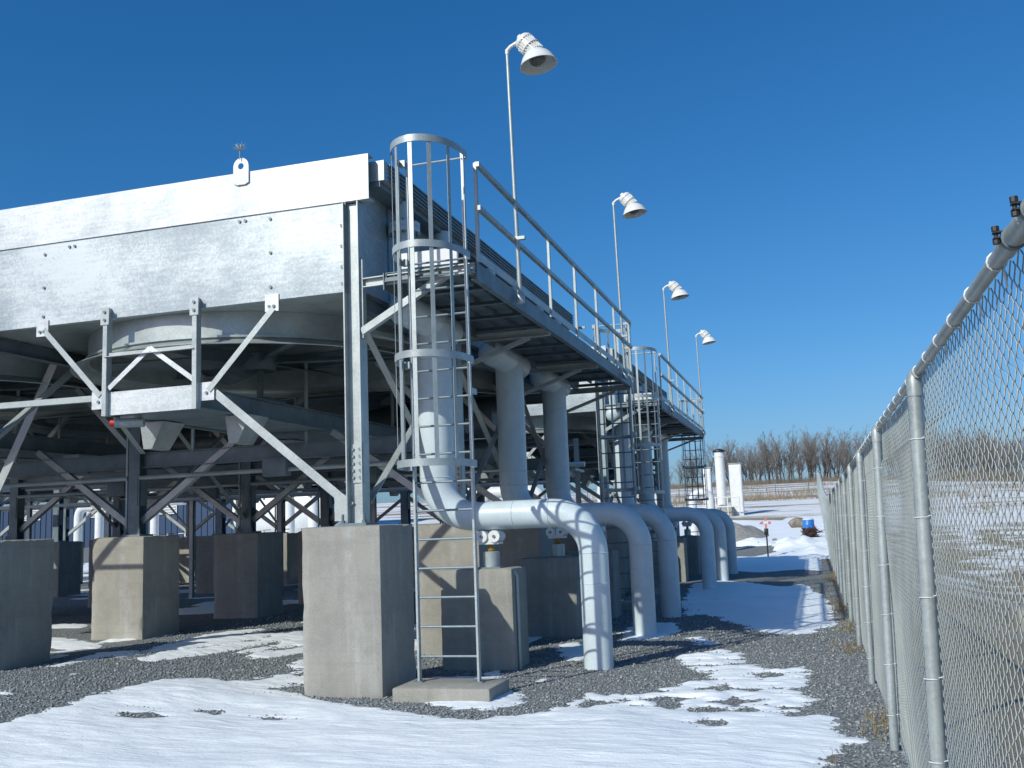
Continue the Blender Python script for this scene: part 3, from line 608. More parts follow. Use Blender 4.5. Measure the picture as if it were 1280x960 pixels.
# ------------------------------------------------------------------ walkways
XO, XI, ZD = -3.38, -4.50, 4.65
post_me = MB().bar((0,0,0), (0,0,1.15), pR(.034, .055), (0,1,0)).mesh('railing_post')
def walkway(dy, label):
    Y0, Y1 = 10.3+dy, 20.15+dy
    th = Thing('walkway', label, 'walkway', (XO, Y0, ZD), 'elevated walkways along the coolers')
    n = 4; wd = (XO-.03-XI)/n
    for k in range(n):
        a = XI+k*wd
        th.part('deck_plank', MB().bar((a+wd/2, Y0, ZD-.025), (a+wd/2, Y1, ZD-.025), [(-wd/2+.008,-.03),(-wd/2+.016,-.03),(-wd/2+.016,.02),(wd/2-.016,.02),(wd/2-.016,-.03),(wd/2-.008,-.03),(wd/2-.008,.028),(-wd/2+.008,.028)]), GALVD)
    th.part('edge_channel', MB().bar((XO, Y0-.02, ZD-.1), (XO, Y1+.02, ZD-.1), [(0,-.1),(0,.1),(-.07,.1),(-.07,.09),(-.01,.09),(-.01,-.09),(-.07,-.09),(-.07,-.1)]), GALVD)
    th.part('edge_channel', MB().bar((XI-.01, Y0-.02, ZD-.1), (XI-.01, Y1+.02, ZD-.1), pR(.01, .2)), GALVD)
    th.part('toe_plate', MB().box((XO-.012, Y0, ZD+.045), (XO-.004, Y1, ZD+.14)), GALV)
    ys = [Y0+i*(Y1-Y0)/12 for i in range(13)]
    for q in ys: th.part('joist', MB().bar((XI, q, ZD-.115), (XO-.012, q, ZD-.115), pL(.06, .008)), GALVD)
    for i in range(7):
        q = Y0+.03+i*(Y1-Y0-.06)/6; th.put('railing_post', post_me, GALV, (XO+.002, q, ZD+.01-.0))
    for z, nm in ((5.79, 'top_rail'), (5.28, 'mid_rail')):
        th.part(nm, MB().bar((XO+.03, Y0, z), (XO+.03, Y1, z), pR(.05, .055)), GALV)
    # far-end rail return next to the end ladder
    for z, nm in ((5.79, 'top_rail'), (5.28, 'mid_rail')):
        th.part(nm, MB().bar((XO, Y1+.02, z), (XO-.16, Y1+.02, z), pR(.05, .05)), GALV)
        th.part(nm, MB().bar((XI+.02, Y1+.02, z), (XI+.2, Y1+.02, z), pR(.05, .05)), GALV)
    th.put('railing_post', post_me, GALV, (XI+.02, Y1, ZD+.01))
    for q in COLY:
        q += dy
        bk = th.part('bracket_beam', MB().bar((-4.82, q-.13 if q > 10.5+dy else q, ZD-.21 if q > 10.5+dy else ZD-.07), (XO-.02, q-.13 if q > 10.5+dy else q-.12, ZD-.21 if q > 10.5+dy else ZD-.07), pL(.1, .012) if 0 else pC(.06, .11, .012)), GALV)
        if q < 10.5+dy:
            th.part('bracket_post', MB().bar((-4.8, q-.06, 3.93), (-4.8, q-.06, 4.86), pL(.09, .01), (0,1,0)), GALV, bk)
            th.part('bracket_knee', MB().bar((-4.8, q-.08, 3.97), (-3.72, q-.08, ZD-.1), pL(.08, .01), (0,1,0)), GALV, bk)
        else:
            th.part('bracket_knee', MB().bar((-4.82, q-.11, 4.02), (-3.72, q-.11, ZD-.26), pR(.05, .1), (0,1,0)), GALV, bk)
    th.part('junction_plate', MB().box((-4.3, Y0-.02, ZD+.02), (-3.6, Y0-.01, ZD+.2)), WHITE)
    return th
walkway(0, 'near elevated steel walkway with handrail along the cooler side')
walkway(PIT, 'far elevated steel walkway with handrail beyond the second caged ladder')
# ------------------------------------------------------------------ caged ladders
rung_me = MB().tube([(-.325,0,0), (.325,0,0)], .0125, 8).mesh('rung', smooth=True)
def ladder(y, sg, label, zbase, cage_z, zb):
    x0, x1 = -4.13, -3.465; xc = (x0+x1)/2; ztop = 5.86
    th = Thing('caged_ladder', label, 'ladder', (xc, y, zbase), 'caged access ladders')
    for x in (x0, x1): th.part('rail', MB().bar((x, y, zbase), (x, y, ztop), pR(.018, .065), (1,0,0)) if 0 else MB().box((x-.011, y-.033, zbase), (x+.011, y+.033, ztop)), GALV)
    z = zbase+.26
    while z < ztop-.9: th.put('rung', rung_me, GALVD, (xc, y, z)); z += .3048  # darker steel gives the rungs their backlit shade
    th.part('top_bar', MB().tube([(x0, y, ztop-.04), (x1, y, ztop-.04)], .012, 8), GALV, smooth=True)
    for x in (x0, x1): th.part('rail_foot', MB().box((x-.05, y-.06, zbase-.0), (x+.05, y+.06, zbase+.012)), GALVD)
    def hp(t, r=0):   # cage outline, t in 0..1 from left rail round to right rail
        a = math.pi*t; return (xc-(.395+r)*math.cos(a)*(1 if 1 else 0), y+sg*(.06+(.68+r)*math.sin(a)**.85))
    for z in cage_z:
        n = 22; vs = []; fs = []
        for i in range(n+1):
            t = i/n
            for r in (0, .007):
                px, py = hp(t, r)
                for dz in (-.038, .038): vs.append((px, py, z+dz))
        for i in range(n):
            b = i*4; fs += [(b,b+1,b+5,b+4), (b+2,b+6,b+7,b+3), (b,b+4,b+6,b+2), (b+1,b+3,b+7,b+5)]
        fs += [(0,2,3,1), (n*4,n*4+1,n*4+3,n*4+2)]
        hoop = th.part('cage_hoop', MB().add(vs, fs), GALV, smooth=True)
        for x, sx in ((x0, -1), (x1, 1)): th.part('hoop_tab', MB().box((min(x, xc+sx*.395), min(y+sg*.02, y+sg*.075), z-.038), (max(x, xc+sx*.395), max(y+sg*.02, y+sg*.075), z+.038)), GALV, hoop)
    for t in (.02, .18, .34, .5, .66, .82, .98):
        px, py = hp(t, -.006); dx, dy_ = hp(t+.01, -.006)[0]-px, hp(t+.01, -.006)[1]-py; L = math.hypot(dx, dy_); dx, dy_ = dx/L*.023, dy_/L*.023
        nx, ny = -dy_*.13, dx*.13
        q = [(px-dx-nx, py-dy_-ny), (px+dx-nx, py+dy_-ny), (px+dx+nx, py+dy_+ny), (px-dx+nx, py-dy_+ny)]
        zt_, zb_ = cage_z[0]+.03, cage_z[-1]-.03
        th.part('cage_strap', MB().add([(a, b, zb_) for a, b in q]+[(a, b, zt_) for a, b in q], [(3,2,1,0),(4,5,6,7),(0,1,5,4),(1,2,6,5),(2,3,7,6),(3,0,4,7)]), GALV)
    for z in (3.2, 4.55):
        for x in (x0, x1): th.part('stand_off', MB().box((x-.02, min(y, y-sg*.18), z-.03), (x+.02, max(y, y-sg*.18), z+.03)), GALV)
HZ = [5.83, 4.68, 3.52, 2.40]
ladder(10.14, -1, 'tall caged ladder on a concrete pad at the front corner of the near cooler', .14, HZ, 0)
ladder(20.34, 1, 'caged ladder at the far end of the near walkway', .14, HZ, 0)
ladder(10.14+PIT, -1, 'caged ladder at the front end of the far walkway', .14, HZ, 0)
ladder(20.34+PIT, 1, 'dark caged ladder at the far end of the far walkway, against the sky', .14, HZ, 0)
def pad(y, lb): single('ladder_pad', MB().box((-4.27, y-.38, -.1), (-3.22, y+.3, .14)), CONC, lb, 'pad', (-3.75, y, 0), 'concrete ladder pads', bevel=.02)
pad(10.1, 'low concrete pad under the front caged ladder'); pad(20.34, 'low concrete pad under the ladder at the end of the near walkway')
pad(10.14+PIT, 'low concrete pad under the front ladder of the far walkway'); pad(20.34+PIT, 'low concrete pad under the farthest caged ladder')
# ------------------------------------------------------------------ lamps
for k, (y, lb) in enumerate([(11.72, 'tallest, nearest floodlight on a thin pole clamped to the walkway railing'), (18.95, 'second floodlight from the front on a thin pole at the end of the near walkway'),
                             (25.75, 'third floodlight from the front, on the far walkway'), (33.35, 'farthest floodlight on a thin pole at the end of the far walkway')]):
    x = -3.30; zt = 7.80+(-.02, .16, -.08, -.02)[k]
    th = Thing('pole_lamp', lb, 'lamp', (x, y, 4.5), 'floodlights along the walkways')
    th.part('pole', MB().tube([(x, y, 4.5), (x-.02, y, 5.8), (x-.045, y, zt)], [.027, .025, .021], 12), GALV, smooth=True)
    th.part('pole_shoe', MB().lathe([(0,4.45),(.05,4.47),(.06,4.55),(.04,4.6),(0,4.6)], (x, y, 0), n=14), GALV, smooth=True)
    for z in (5.3,): th.part('pole_clamp', MB().box((x-.09, y-.03, z-.02), (x+.09, y+.03, z+.02)), GALV)
    px = x-.045
    th.part('arm', MB().tube([(px, y, zt-.02), (px, y, zt+.03), (px+.05, y-.01, zt+.07), (px+.19, y-.02, zt+.13)], [.027,.027,.024,.022], 12), LAMPW, smooth=True)
    c = Vector((px+.2, y-.02, zt+.15)); axv = Vector((.62, -.06, -.78)).normalized()
    hd = th.part('housing', MB().lathe([(0,-.05),(.035,-.045),(.05,.0),(.105,.02),(.125,.05),(.125,.085),(.108,.095),(.108,.30),(.085,.33),(.08,.36)], c, axv, 24), LAMPW, smooth=True)
    u_ = axv.cross(Vector((0,1,0))).normalized(); v_ = axv.cross(u_)
    for q in range(20):
        a = 2*math.pi*q/20; rdir = u_*math.cos(a)+v_*math.sin(a); b0 = c+axv*.09+rdir*.105; b1 = c+axv*.305+rdir*.1
        th.part('cooling_fin', MB().bar(b0, b1, pR(.009, .045), tuple(rdir)), LAMPW, hd)
    th.part('band', MB().lathe([(.112,.19),(.133,.19),(.133,.21),(.112,.21)], c, axv, 24), LAMPW, hd, smooth=True)
    sh_ax = Vector((.16, .0, -.98)).normalized(); cs = c+axv*.315
    sh = th.part('shade', MB().lathe([(.07,-.035),(.115,-.02),(.16,.015),(.195,.06),(.22,.115),(.238,.16),(.246,.165),(.232,.166),(.212,.118),(.187,.064),(.152,.024),(.108,-.008),(.07,-.022)], cs, sh_ax, 32), LAMPW, smooth=True)
    th.part('lens', MB().lathe([(.09,.03),(.11,.08),(.10,.125),(.06,.155),(0,.165)], cs, sh_ax, 20), GLASS, sh, smooth=True)
# ------------------------------------------------------------------ chain-link fence
FB, FT, FH = .415, .492, 2.36
def fx(z): return FB+(FT-FB)*z/FH
th = Thing('chain_link_fence', 'tall galvanised chain-link fence running along the right side of the yard', 'fence', (FB, 5.0, 0))
PY = [1.93+3.06*k for k in range(-1, 36)]
def tz(y): return Tf(.45, y)
for k, y in enumerate(PY):
    if y < 0: continue
    z = tz(y); r = .0315
    p = th.part('post', MB().tube([(fx(0), y, z-.3), (fx(FH), y, z+FH-.03)], r, 18 if y < 20 else 10), GALV, smooth=True)
    th.part('loop_cap', MB().tube([(fx(FH)-.001, y, z+FH-.11), (fx(FH), y, z+FH-.03), (fx(FH)+.012, y, z+FH+.01)], [r+.004, r+.004, r-.004], 16 if y < 20 else 8).tube([(fx(FH)+.02, y-.05, z+FH), (fx(FH)+.02, y+.05, z+FH)], .031, 14 if y < 20 else 8), GALV, p, smooth=True)
    if y < 24:
        for q in range(6):
            zz = .25+q*.36
            th.part('wire_tie', MB().lathe([(r+.001,-.003),(r+.005,0),(r+.001,.003)], (fx(zz), y, z+zz), n=12).tube([(fx(zz), y-r, z+zz), (fx(zz)+.05, y-.012, z+zz+.01)], .003, 5), WHITE, p)
ry = list(np.arange(1.2, 106, 1.5)); RZ = FH+.005
th.part('top_rail', MB().tube([(fx(FH)+.02, y, tz(y)+RZ) for y in ry], .0225, 14), GALV, smooth=True)
th.part('tension_wire', MB().tube([(fx(.1)+.045, y, tz(y)+.08) for y in ry], .003, 5), GALV)
for y in [q for k in range(26) for q in [2.0+k*.42]]:
    th.part('rail_tie', MB().lathe([(.0235,-.003),(.0275,0),(.0235,.003)], (fx(FH)+.02, y, tz(y)+RZ), (0,1,.15), 12).tube([(fx(FH)+.035, y, tz(y)+RZ-.018), (fx(FH)+.04, y+.01, tz(y)+RZ-.07)], .003, 5), WHITE)
th.part('rail_sleeve', MB().tube([(fx(FH)+.02, 2.3, RZ), (fx(FH)+.02, 2.72, RZ)], .027, 16), GALV, smooth=True)
for y in (2.36, 2.60):
    bd = th.part('brace_band', MB().lathe([(.0265,-.012),(.031,-.012),(.031,.012),(.0265,.012)], (fx(FH)+.02, y, RZ), (0,1,0), 16), GALVD, smooth=True)
    th.part('band_lug', MB().box((fx(FH)-.026, y-.011, RZ+.0), (fx(FH)+.0, y+.011, RZ+.004)).box((fx(FH)-.026, y-.011, RZ+.014), (fx(FH)+.002, y+.011, RZ+.018)), BLACK, bd)
    th.part('band_bolt', MB().lathe([(0,-.012),(.009,-.012),(.009,-.002),(.005,-.002),(.005,.02),(.009,.02),(.009,.032),(0,.032)], (fx(FH)-.019, y, RZ+.0), n=8), BLACK, bd, smooth=True)
def chain(y0, y1, w_, hs, r, nm, seed):
    n = int((y1-y0)/w_); m = int((FH+.0-.05)/hs)+1; i = np.arange(n)[:,None]; j = np.arange(m)[None,:]
    zig = np.where((j+i) % 2 == 0, -.5, .5)*w_*1.06
    yy = y0+i*w_+zig; zz = .05+j*hs+0*i
    bul = .012*np.sin(yy*1.7)*np.sin(zz*2.2)+(vnoise(yy, zz, .9, seed+5)-.5)*.03
    xx = FB+(FT-FB)*zz/FH+.047+bul*np.where(np.abs(zz-1.1) < 1.0, 1, .3)+np.where((j+i) % 2 == 0, -.0025, .0025)
    zz = zz+T(.45+0*yy, yy)
    C = np.stack([xx, yy, zz], -1)
    V = []
    for k in range(3):
        a = 2*math.pi*k/3; V.append(C+np.array([math.cos(a)*r, math.sin(a)*r, 0]))
    V = np.stack(V, 2).reshape(-1, 3); base = (np.arange(n)[:,None]*m+np.arange(m-1)[None,:])*3; F = []
    for k in range(3): F.append(np.stack([base+k, base+(k+1) % 3, base+3+(k+1) % 3, base+3+k], -1).reshape(-1, 4))
    me = fast_mesh(nm, V, np.concatenate(F)); me.transform(Matrix.Translation(-th.L)); return me
for a, b, w_, hs, r, s in ((1.2, 24, .055, .0275, .0026, 1), (24, 52, .058, .058, .0028, 2), (52, 106, .116, .116, .004, 3)):
    setp(link('wire_mesh', chain(a, b, w_, hs, r, 'wire_mesh', s), WIRE, th.o), kind='stuff')
# ------------------------------------------------------------------ yard things farther back
def gz(x, y): return Tf(x, y)
x, y = -6.0, 70.; z = gz(x, y)
th = Thing('vent_stack', 'white vertical vent stack with a dark cap on a concrete block', 'vent stack', (x, y, z))
th.part('stack_pipe', MB().tube([(x, y, z+.5), (x, y, z+4.35)], .33, 24), WHITE, smooth=True)
th.part('cap', MB().lathe([(0,4.62),(.2,4.58),(.4,4.5),(.42,4.42),(.34,4.36),(.3,4.3)], (x, y, z), n=24), BLACK, smooth=True)
th.part('collar', MB().lathe([(.33,4.05),(.37,4.05),(.37,4.12),(.33,4.12)], (x, y, z), n=24), WHITE, smooth=True)
th.part('block', MB().box((x-.55, y-.5, z-.3), (x+.75, y+.6, z+.62)), CONC, bevel=.04)
for xx, w_, h_, lb in ((-5.05, .85, 3.5, 'tall white cabinet right of the vent stack'), (-6.95, .5, 3.3, 'narrow white cabinet left of the vent stack')):
    z2 = gz(xx, 70.8); th = Thing('equipment_cabinet', lb, 'cabinet', (xx, 70.8, z2), 'white cabinets by the vent stack')
    th.part('housing', MB().box((xx-w_/2, 70.4, z2-.1), (xx+w_/2, 71.2, z2+h_)), WHITE, bevel=.03)
    th.part('door', MB().box((xx-w_/2+.06, 70.37, z2+.2), (xx+w_/2-.06, 70.398, z2+h_-.15)), WHITE)
    th.part('roof_lip', MB().box((xx-w_/2-.05, 70.33, z2+h_+.001), (xx+w_/2+.05, 71.25, z2+h_+.05)), GALV)
for k in range(7):
    xx = -8.0+k*.62; zz = gz(xx, 69.2)
    if k in (2, 3): continue
th = Thing('pipe_railing', 'low white pipe railing in front of the vent stack', 'railing', (-7.6, 69, gz(-7.6, 69)))
for k in range(5):
    xx = -7.9+k*.78; zz = gz(xx, 69.); th.part('post', MB().tube([(xx, 69, zz-.1), (xx, 69, zz+1.35)], .035, 8), WHITE, smooth=True)
for h_ in (.7, 1.33): th.part('rail', MB().tube([(-7.9, 69, gz(-7.9, 69)+h_), (-4.78, 69, gz(-4.78, 69)+h_)], .035, 8), WHITE, smooth=True)
# marker post
x, y = -1.93, 42.; z = gz(x, y)
th = Thing('marker_post', 'thin black marker post with a faded red cross-shaped sign on top', 'marker post', (x, y, z))
th.part('stake', MB().bar((x, y, z-.3), (x, y, z+1.12), pR(.06, .03)), BLACK)
th.part('test_box', MB().box((x-.08, y-.06, z+.92), (x+.08, y+.05, z+1.18)), BLACK, bevel=.01)
sg = th.part('sign', MB().add([(x+a*.22, y-.03+b, z+1.42+c*.24) for b in (0, .015) for a, c in [(-.16,-1),(.16,-1),(.2,-.3),(.9,-.34),(.95,.1),(.2,.22),(.16,1),(-.16,1),(-.2,.22),(-.95,.1),(-.9,-.34),(-.2,-.3)]],
    [tuple(range(11,-1,-1)), tuple(range(12,24))]+[(i, (i+1) % 12, (i+1) % 12+12, i+12) for i in range(12)]), PINK)
th.part('sign_panel', MB().box((x-.1, y-.036, z+1.36), (x+.1, y-.031, z+1.48)), WHITE, sg)
# rock, drum, brush pile, spoil
def rock(name, c, r, sq, mat, label, cat, seed, sub=3):
    bm = bmesh.new(); bmesh.ops.create_icosphere(bm, subdivisions=sub, radius=1.0); rg = random.Random(seed); pl = [(Vector((rg.gauss(0,1), rg.gauss(0,1), rg.gauss(0,.7))).normalized(), rg.uniform(.55, .9)) for _ in range(11)]
    for v in bm.verts:
        p = v.co.copy()
        for n_, d in pl:
            e = p.dot(n_)-d
            if e > 0: p -= n_*e
        p *= 1+.04*rg.uniform(-1, 1); v.co = Vector((p.x*r*sq[0], p.y*r*sq[1], p.z*r*sq[2]))
    me = bpy.data.meshes.new(name); bm.to_mesh(me); bm.free(); me.shade_smooth(); me.set_sharp_from_angle(angle=math.radians(22))
    return setp(link(name, me, mat, None, c), label, cat)
rock('boulder', (-1.0, 58, gz(-1, 58)+.2), .55, (1.05,.8,.75), ROCK, 'brown boulder lying in the snow left of the blue drum', 'boulder', 4)
x, y = -.36, 54.; z = gz(x, y)
th = Thing('drum', 'small blue drum beside the far part of the fence', 'drum', (x, y, z))
th.part('barrel', MB().lathe([(0,.0),(.27,.0),(.29,.06),(.285,.25),(.3,.28),(.285,.31),(.285,.5),(.3,.53),(.285,.56),(.285,.76),(.27,.8),(0,.8)], (x, y, z), n=24), BLUE, smooth=True)
th.part('lid', MB().lathe([(0,.84),(.22,.84),(.28,.8),(.28,.77)], (x, y, z), n=24), WHITE, smooth=True)
x, y = -.3, 52.3; z = gz(x, y); V = MB(); rg = random.Random(9)
for k in range(420):
    a = rg.uniform(0, 6.28); r0 = rg.uniform(0, .36); b = (x+math.cos(a)*r0, y+math.sin(a)*r0*.8, z+rg.uniform(0, .45)); q = (b[0]+rg.gauss(0,.13), b[1]+rg.gauss(0,.13), b[2]+rg.uniform(-.1, .2))
    V.tube([b, q], [.03, .008], 4)
single('brush_pile', V, m_simple('dark_brush', (.03,.02,.016), (.1,.06,.045), 4.), 'dark tangle of cut brush under the blue drum by the fence', 'brush pile', (x, y, z))
def mound(c, rx, ry, h, mat, label, seed, name='spoil_heap', cat='spoil heap'):
    xs = np.linspace(-1.15, 1.15, 46); X, Y = np.meshgrid(xs, xs)
    R = np.hypot(X, Y); Z = h*np.clip(1-R, 0, 1)**.8*(.7+.6*fbm(X, Y, 2.5, seed, 4))-.06
    gx_, gy_ = c[0]+X*rx, c[1]+Y*ry; V = np.stack([gx_, gy_, T(gx_, gy_)+Z], -1).reshape(-1, 3); n = 46; idx = np.arange(n*n).reshape(n, n)
    F = np.stack([idx[:-1,:-1], idx[:-1,1:], idx[1:,1:], idx[1:,:-1]], -1).reshape(-1, 4); k = (Z > -.05).reshape(-1); F = F[k[F].any(1)]
    me = fast_mesh(name, V, F); me.shade_smooth(); loc = Vector((c[0], c[1], gz(*c))); me.transform(Matrix.Translation(-loc))
    return setp(link(name, me, mat, None, loc), label, cat)
mound((-4.2, 54.), 2.0, 2.4, .95, STONEP, 'grey spoil heap half covered in snow behind the far pipes', 5)
mound((-3.0, 50.), 1.4, 1.2, .4, SNOW_M, 'low snow heap in front of the grey spoil heap', 8, 'snow_heap', 'snow heap')
mound((6.5, 17.), 3.4, 2.6, 1.1, EARTH, 'dark earth bank close behind the fence on the right', 15, 'earth_bank', 'earth bank')
mound((13., 40.), 6, 5, 1.6, EARTH, 'wide earth bank in the field beyond the fence', 18, 'earth_bank', 'earth bank')
rock('boulder', (3.4, 12.6, gz(3.4, 12.6)+.2), .7, (1.2,.9,.6), ROCK, 'large dark boulder just behind the fence on the right', 'boulder', 14)
rock('boulder', (2.3, 11.0, gz(2.3, 11.)+.1), .38, (1.2,1,.6), ROCK, 'smaller boulder behind the fence near its foot', 'boulder', 24)
single('concrete_slab', MB().box((3.2, 19.2, gz(3.6, 20)-.1), (4.6, 20.6, gz(3.6, 20)+.45)), CONC, 'pale concrete block behind the fence in the right field', 'block', (3.8, 20, gz(3.6, 20)), bevel=.03)
# far wire fence across the field
th = Thing('field_fence', 'thin wire field fence with slim posts crossing the far snow field', 'fence', (-30, 104, gz(-30, 104)))
for k in range(30):
    xx = -42+k*3.2; zz = gz(xx, 104); th.part('post', MB().tube([(xx, 104, zz-.2), (xx, 104, zz+1.9)], .045, 6), GALVD)
for h_ in (.7, 1.3, 1.85): th.part('wire', MB().tube([(-42+k*3.2, 104, gz(-42+k*3.2, 104)+h_) for k in range(30)], .02, 4), GALVD)
# ------------------------------------------------------------------ equipment seen under the coolers
def goose(path, r, label):
    th = Thing('background_pipe', label, 'pipe', (path[0][0], path[0][1], gz(path[0][0], path[0][1])), 'white pipes by the blue building')
    P = [Vector(p) for p in path]; out = [P[0]]
    for i in range(1, len(P)-1):
        a = (P[i-1]-P[i]).normalized(); b = (P[i+1]-P[i]).normalized(); q = min(.55, (P[i-1]-P[i]).length*.5, (P[i+1]-P[i]).length*.5)
        for t in [k/7 for k in range(8)]: out.append((P[i]+a*q)*(1-t)**2+P[i]*2*t*(1-t)+(P[i]+b*q)*t*t)
    out.append(P[-1]); th.part('pipe', MB().tube(out, r, 18), WHITE, smooth=True)
    p = P[0]; th.part('flange', MB().tube([(p.x, p.y, gz(p.x, p.y)+.35), (p.x, p.y, gz(p.x, p.y)+.45)], r*1.6, 18), WHITE, smooth=True)
goose([(-35.2,42,0), (-35.2,42,3.5), (-32.3,42,3.5), (-32.05,42,5.6)], .21, 'white pipe stepping up to the right, farthest left under the coolers')
goose([(-33.95,42,0), (-33.95,42,3.75), (-33.2,44.5,3.75)], .21, 'short white gooseneck between the two longer background pipes')
goose([(-30.75,42,0), (-30.75,42,3.58), (-28.6,42,3.6), (-28.2,42,5.2)], .21, 'white gooseneck pipe with a long arm, right of the short one')
goose([(-27.9,50,0), (-27.9,50,5.6), (-27.9,54,5.6)], .3, 'white upright pipe left of the pair by the pale tank')
goose([(-26.4,50,0), (-26.4,50,5.6), (-26.4,54,5.6)], .3, 'white upright pipe right of the pair by the pale tank')
goose([(-14.5,44,0), (-14.5,44,3.3), (-11.8,44,3.3), (-11.8,44,0)], .26, 'white looped pipe seen between the near risers')
goose([(-9.0,44,0), (-9.0,44,3.6), (-6.6,44,3.6), (-6.6,44,0)], .22, 'white looped pipe seen left of the far ladder')
goose([(-5.2,45.5,0), (-5.2,45.5,2.9), (-4.4,45.5,2.9), (-4.4,45.5,0)], .18, 'slim white looped pipe just behind the far risers')
th = Thing('storage_tank', 'pale horizontal tank on saddles behind the coolers', 'tank', (-31, 55, gz(-31, 55)))
th.part('shell', MB().lathe([(0,-3.2),(.8,-3.1),(1.5,-2.7),(1.7,-2.2),(1.7,3.2),(1.5,3.7),(.8,4.1),(0,4.2)], (-31, 55, 3.3), (1,0,0), 36), WHITE, smooth=True)
for xx in (-32.5, -28.8): th.part('saddle', MB().box((xx-.25, 54, .1), (xx+.25, 56, 2.2)), CONC, bevel=.03)
th = Thing('storage_tank', 'upright pale tank seen through the legs right of the horizontal one', 'tank', (-19, 60, gz(-19, 60)))
th.part('shell', MB().lathe([(2.2,0),(2.2,6.2),(1.6,6.6),(0,6.8)], (-19, 60, 0), n=40), WHITE, smooth=True)
th.part('manway', MB().tube([(-18.6, 57.7, 1.9), (-18.6, 58.1, 1.9)], .4, 20), WHITE, smooth=True)
# blue building
x0, x1, y0, y1, h_ = -66., -38., 63., 80., 8.6
th = Thing('blue_building', 'long dark blue metal-clad building behind the coolers on the left', 'building', ((x0+x1)/2, y0, gz(-50, 63)))
wall = th.part('wall', MB().box((x0, y0, 0), (x1, y1, h_)), BLDG)
rib = MB().box((-.04, -.05, 0), (.04, 0, h_-.2)).mesh('cladding_rib')
for k in range(56): th.put('cladding_rib', rib, BLDG, (x0+.25+k*.5, y0-.002, .1), wall)
th.part('roof', MB().add([(x0-.4,y0-.4,h_),(x1+.4,y0-.4,h_),(x1+.4,y1+.4,h_),(x0-.4,y1+.4,h_),(x0-.4,(y0+y1)/2,h_+1.6),(x1+.4,(y0+y1)/2,h_+1.6)], [(0,1,5,4),(2,3,4,5),(0,4,3),(1,2,5),(0,3,2,1)]), GALVD)
for k in range(3):
    xx = -58+k*6; dr = th.part('louvre', MB().box((xx, y0-.09, 3.6), (xx+1.8, y0-.055, 4.8)), WHITE, wall)
    for q in range(6): th.part('slat', MB().box((xx+.08, y0-.13, 3.7+q*.18), (xx+1.72, y0-.092, 3.78+q*.18)), GALV, dr)
# long pipe rail and cable tray in the gap between the two coolers
th = Thing('pipe_rack', 'long bright pipe on slim posts in the gap between the two coolers', 'pipe rack', (-14, 22.2, gz(-14, 22.2)))
th.part('pipe', MB().tube([(-24, 22.2, 3.28), (-4.9, 22.2, 3.06)], .06, 12), WHITE, smooth=True)
th.part('pipe', MB().tube([(-24, 22.45, 2.78), (-5.4, 22.45, 2.7)], .045, 10), WHITE, smooth=True)
th.part('tray', MB().bar((-24, 22.8, 3.72), (-5.2, 22.8, 3.6), pC(.3, .12, .01)), GALV)
for k in range(8):
    xx = -23+k*2.55; th.part('post', MB().bar((xx, 22.5, gz(xx, 22.5)-.1), (xx, 22.5, 3.68), pH(.1, .1, .01), (0,1,0)), GALV)
    th.part('cross_arm', MB().box((xx-.05, 22.1, 2.92), (xx+.05, 23.0, 2.98)), GALV)
# valve skids
def skid(x, y, label, seed):
    z = gz(x, y); rg = random.Random(seed); th = Thing('valve_skid', label, 'valve skid', (x, y, z), 'white valves between the coolers')
    th.part('run_pipe', MB().tube([(x-1.4, y, z+1.0), (x+1.4, y, z+1.0)], .14, 16), WHITE, smooth=True)
    for k in range(3):
        xx = x-.9+k*.9; zz = z+1.0
        v = th.part('valve', MB().lathe([(0,-.24),(.24,-.24),(.24,-.18),(.16,-.16),(.22,-.05),(.22,.05),(.16,.16),(.24,.18),(.24,.24),(0,.24)], (xx, y, zz), (1,0,0), 20), WHITE, smooth=True)
        th.part('bonnet', MB().lathe([(.12,0),(.12,.25),(.18,.27),(.18,.32),(.06,.34),(.04,.6),(0,.6)], (xx, y, zz+.15), n=16), WHITE, v, smooth=True)
        hw = rg.uniform(.2, .3); th.part('handwheel', MB().tube([(xx+hw*math.cos(a), y+hw*math.sin(a), zz+.72) for a in [2*math.pi*i/20 for i in range(21)]], .02, 6, False).tube([(xx-hw, y, zz+.72), (xx+hw, y, zz+.72)], .014, 5), BLACK if k % 2 else WHITE, v, smooth=True)
    for xx in (x-1.2, x+1.2): th.part('stand', MB().box((xx-.08, y-.08, z-.1), (xx+.08, y+.08, z+.88)), GALVD)
skid(-27.5, 38.5, 'row of white valves at the left behind the second cooler', 1)
skid(-22.0, 38.8, 'row of white valves in the middle behind the second cooler', 2)
skid(-17., 38.5, 'row of white valves right of the middle behind the second cooler', 3)
skid(-12.2, 38.2, 'row of white valves behind the second cooler near the risers', 4)
skid(-8.2, 37.8, 'row of white valves behind the second cooler, nearest the walkway', 5)
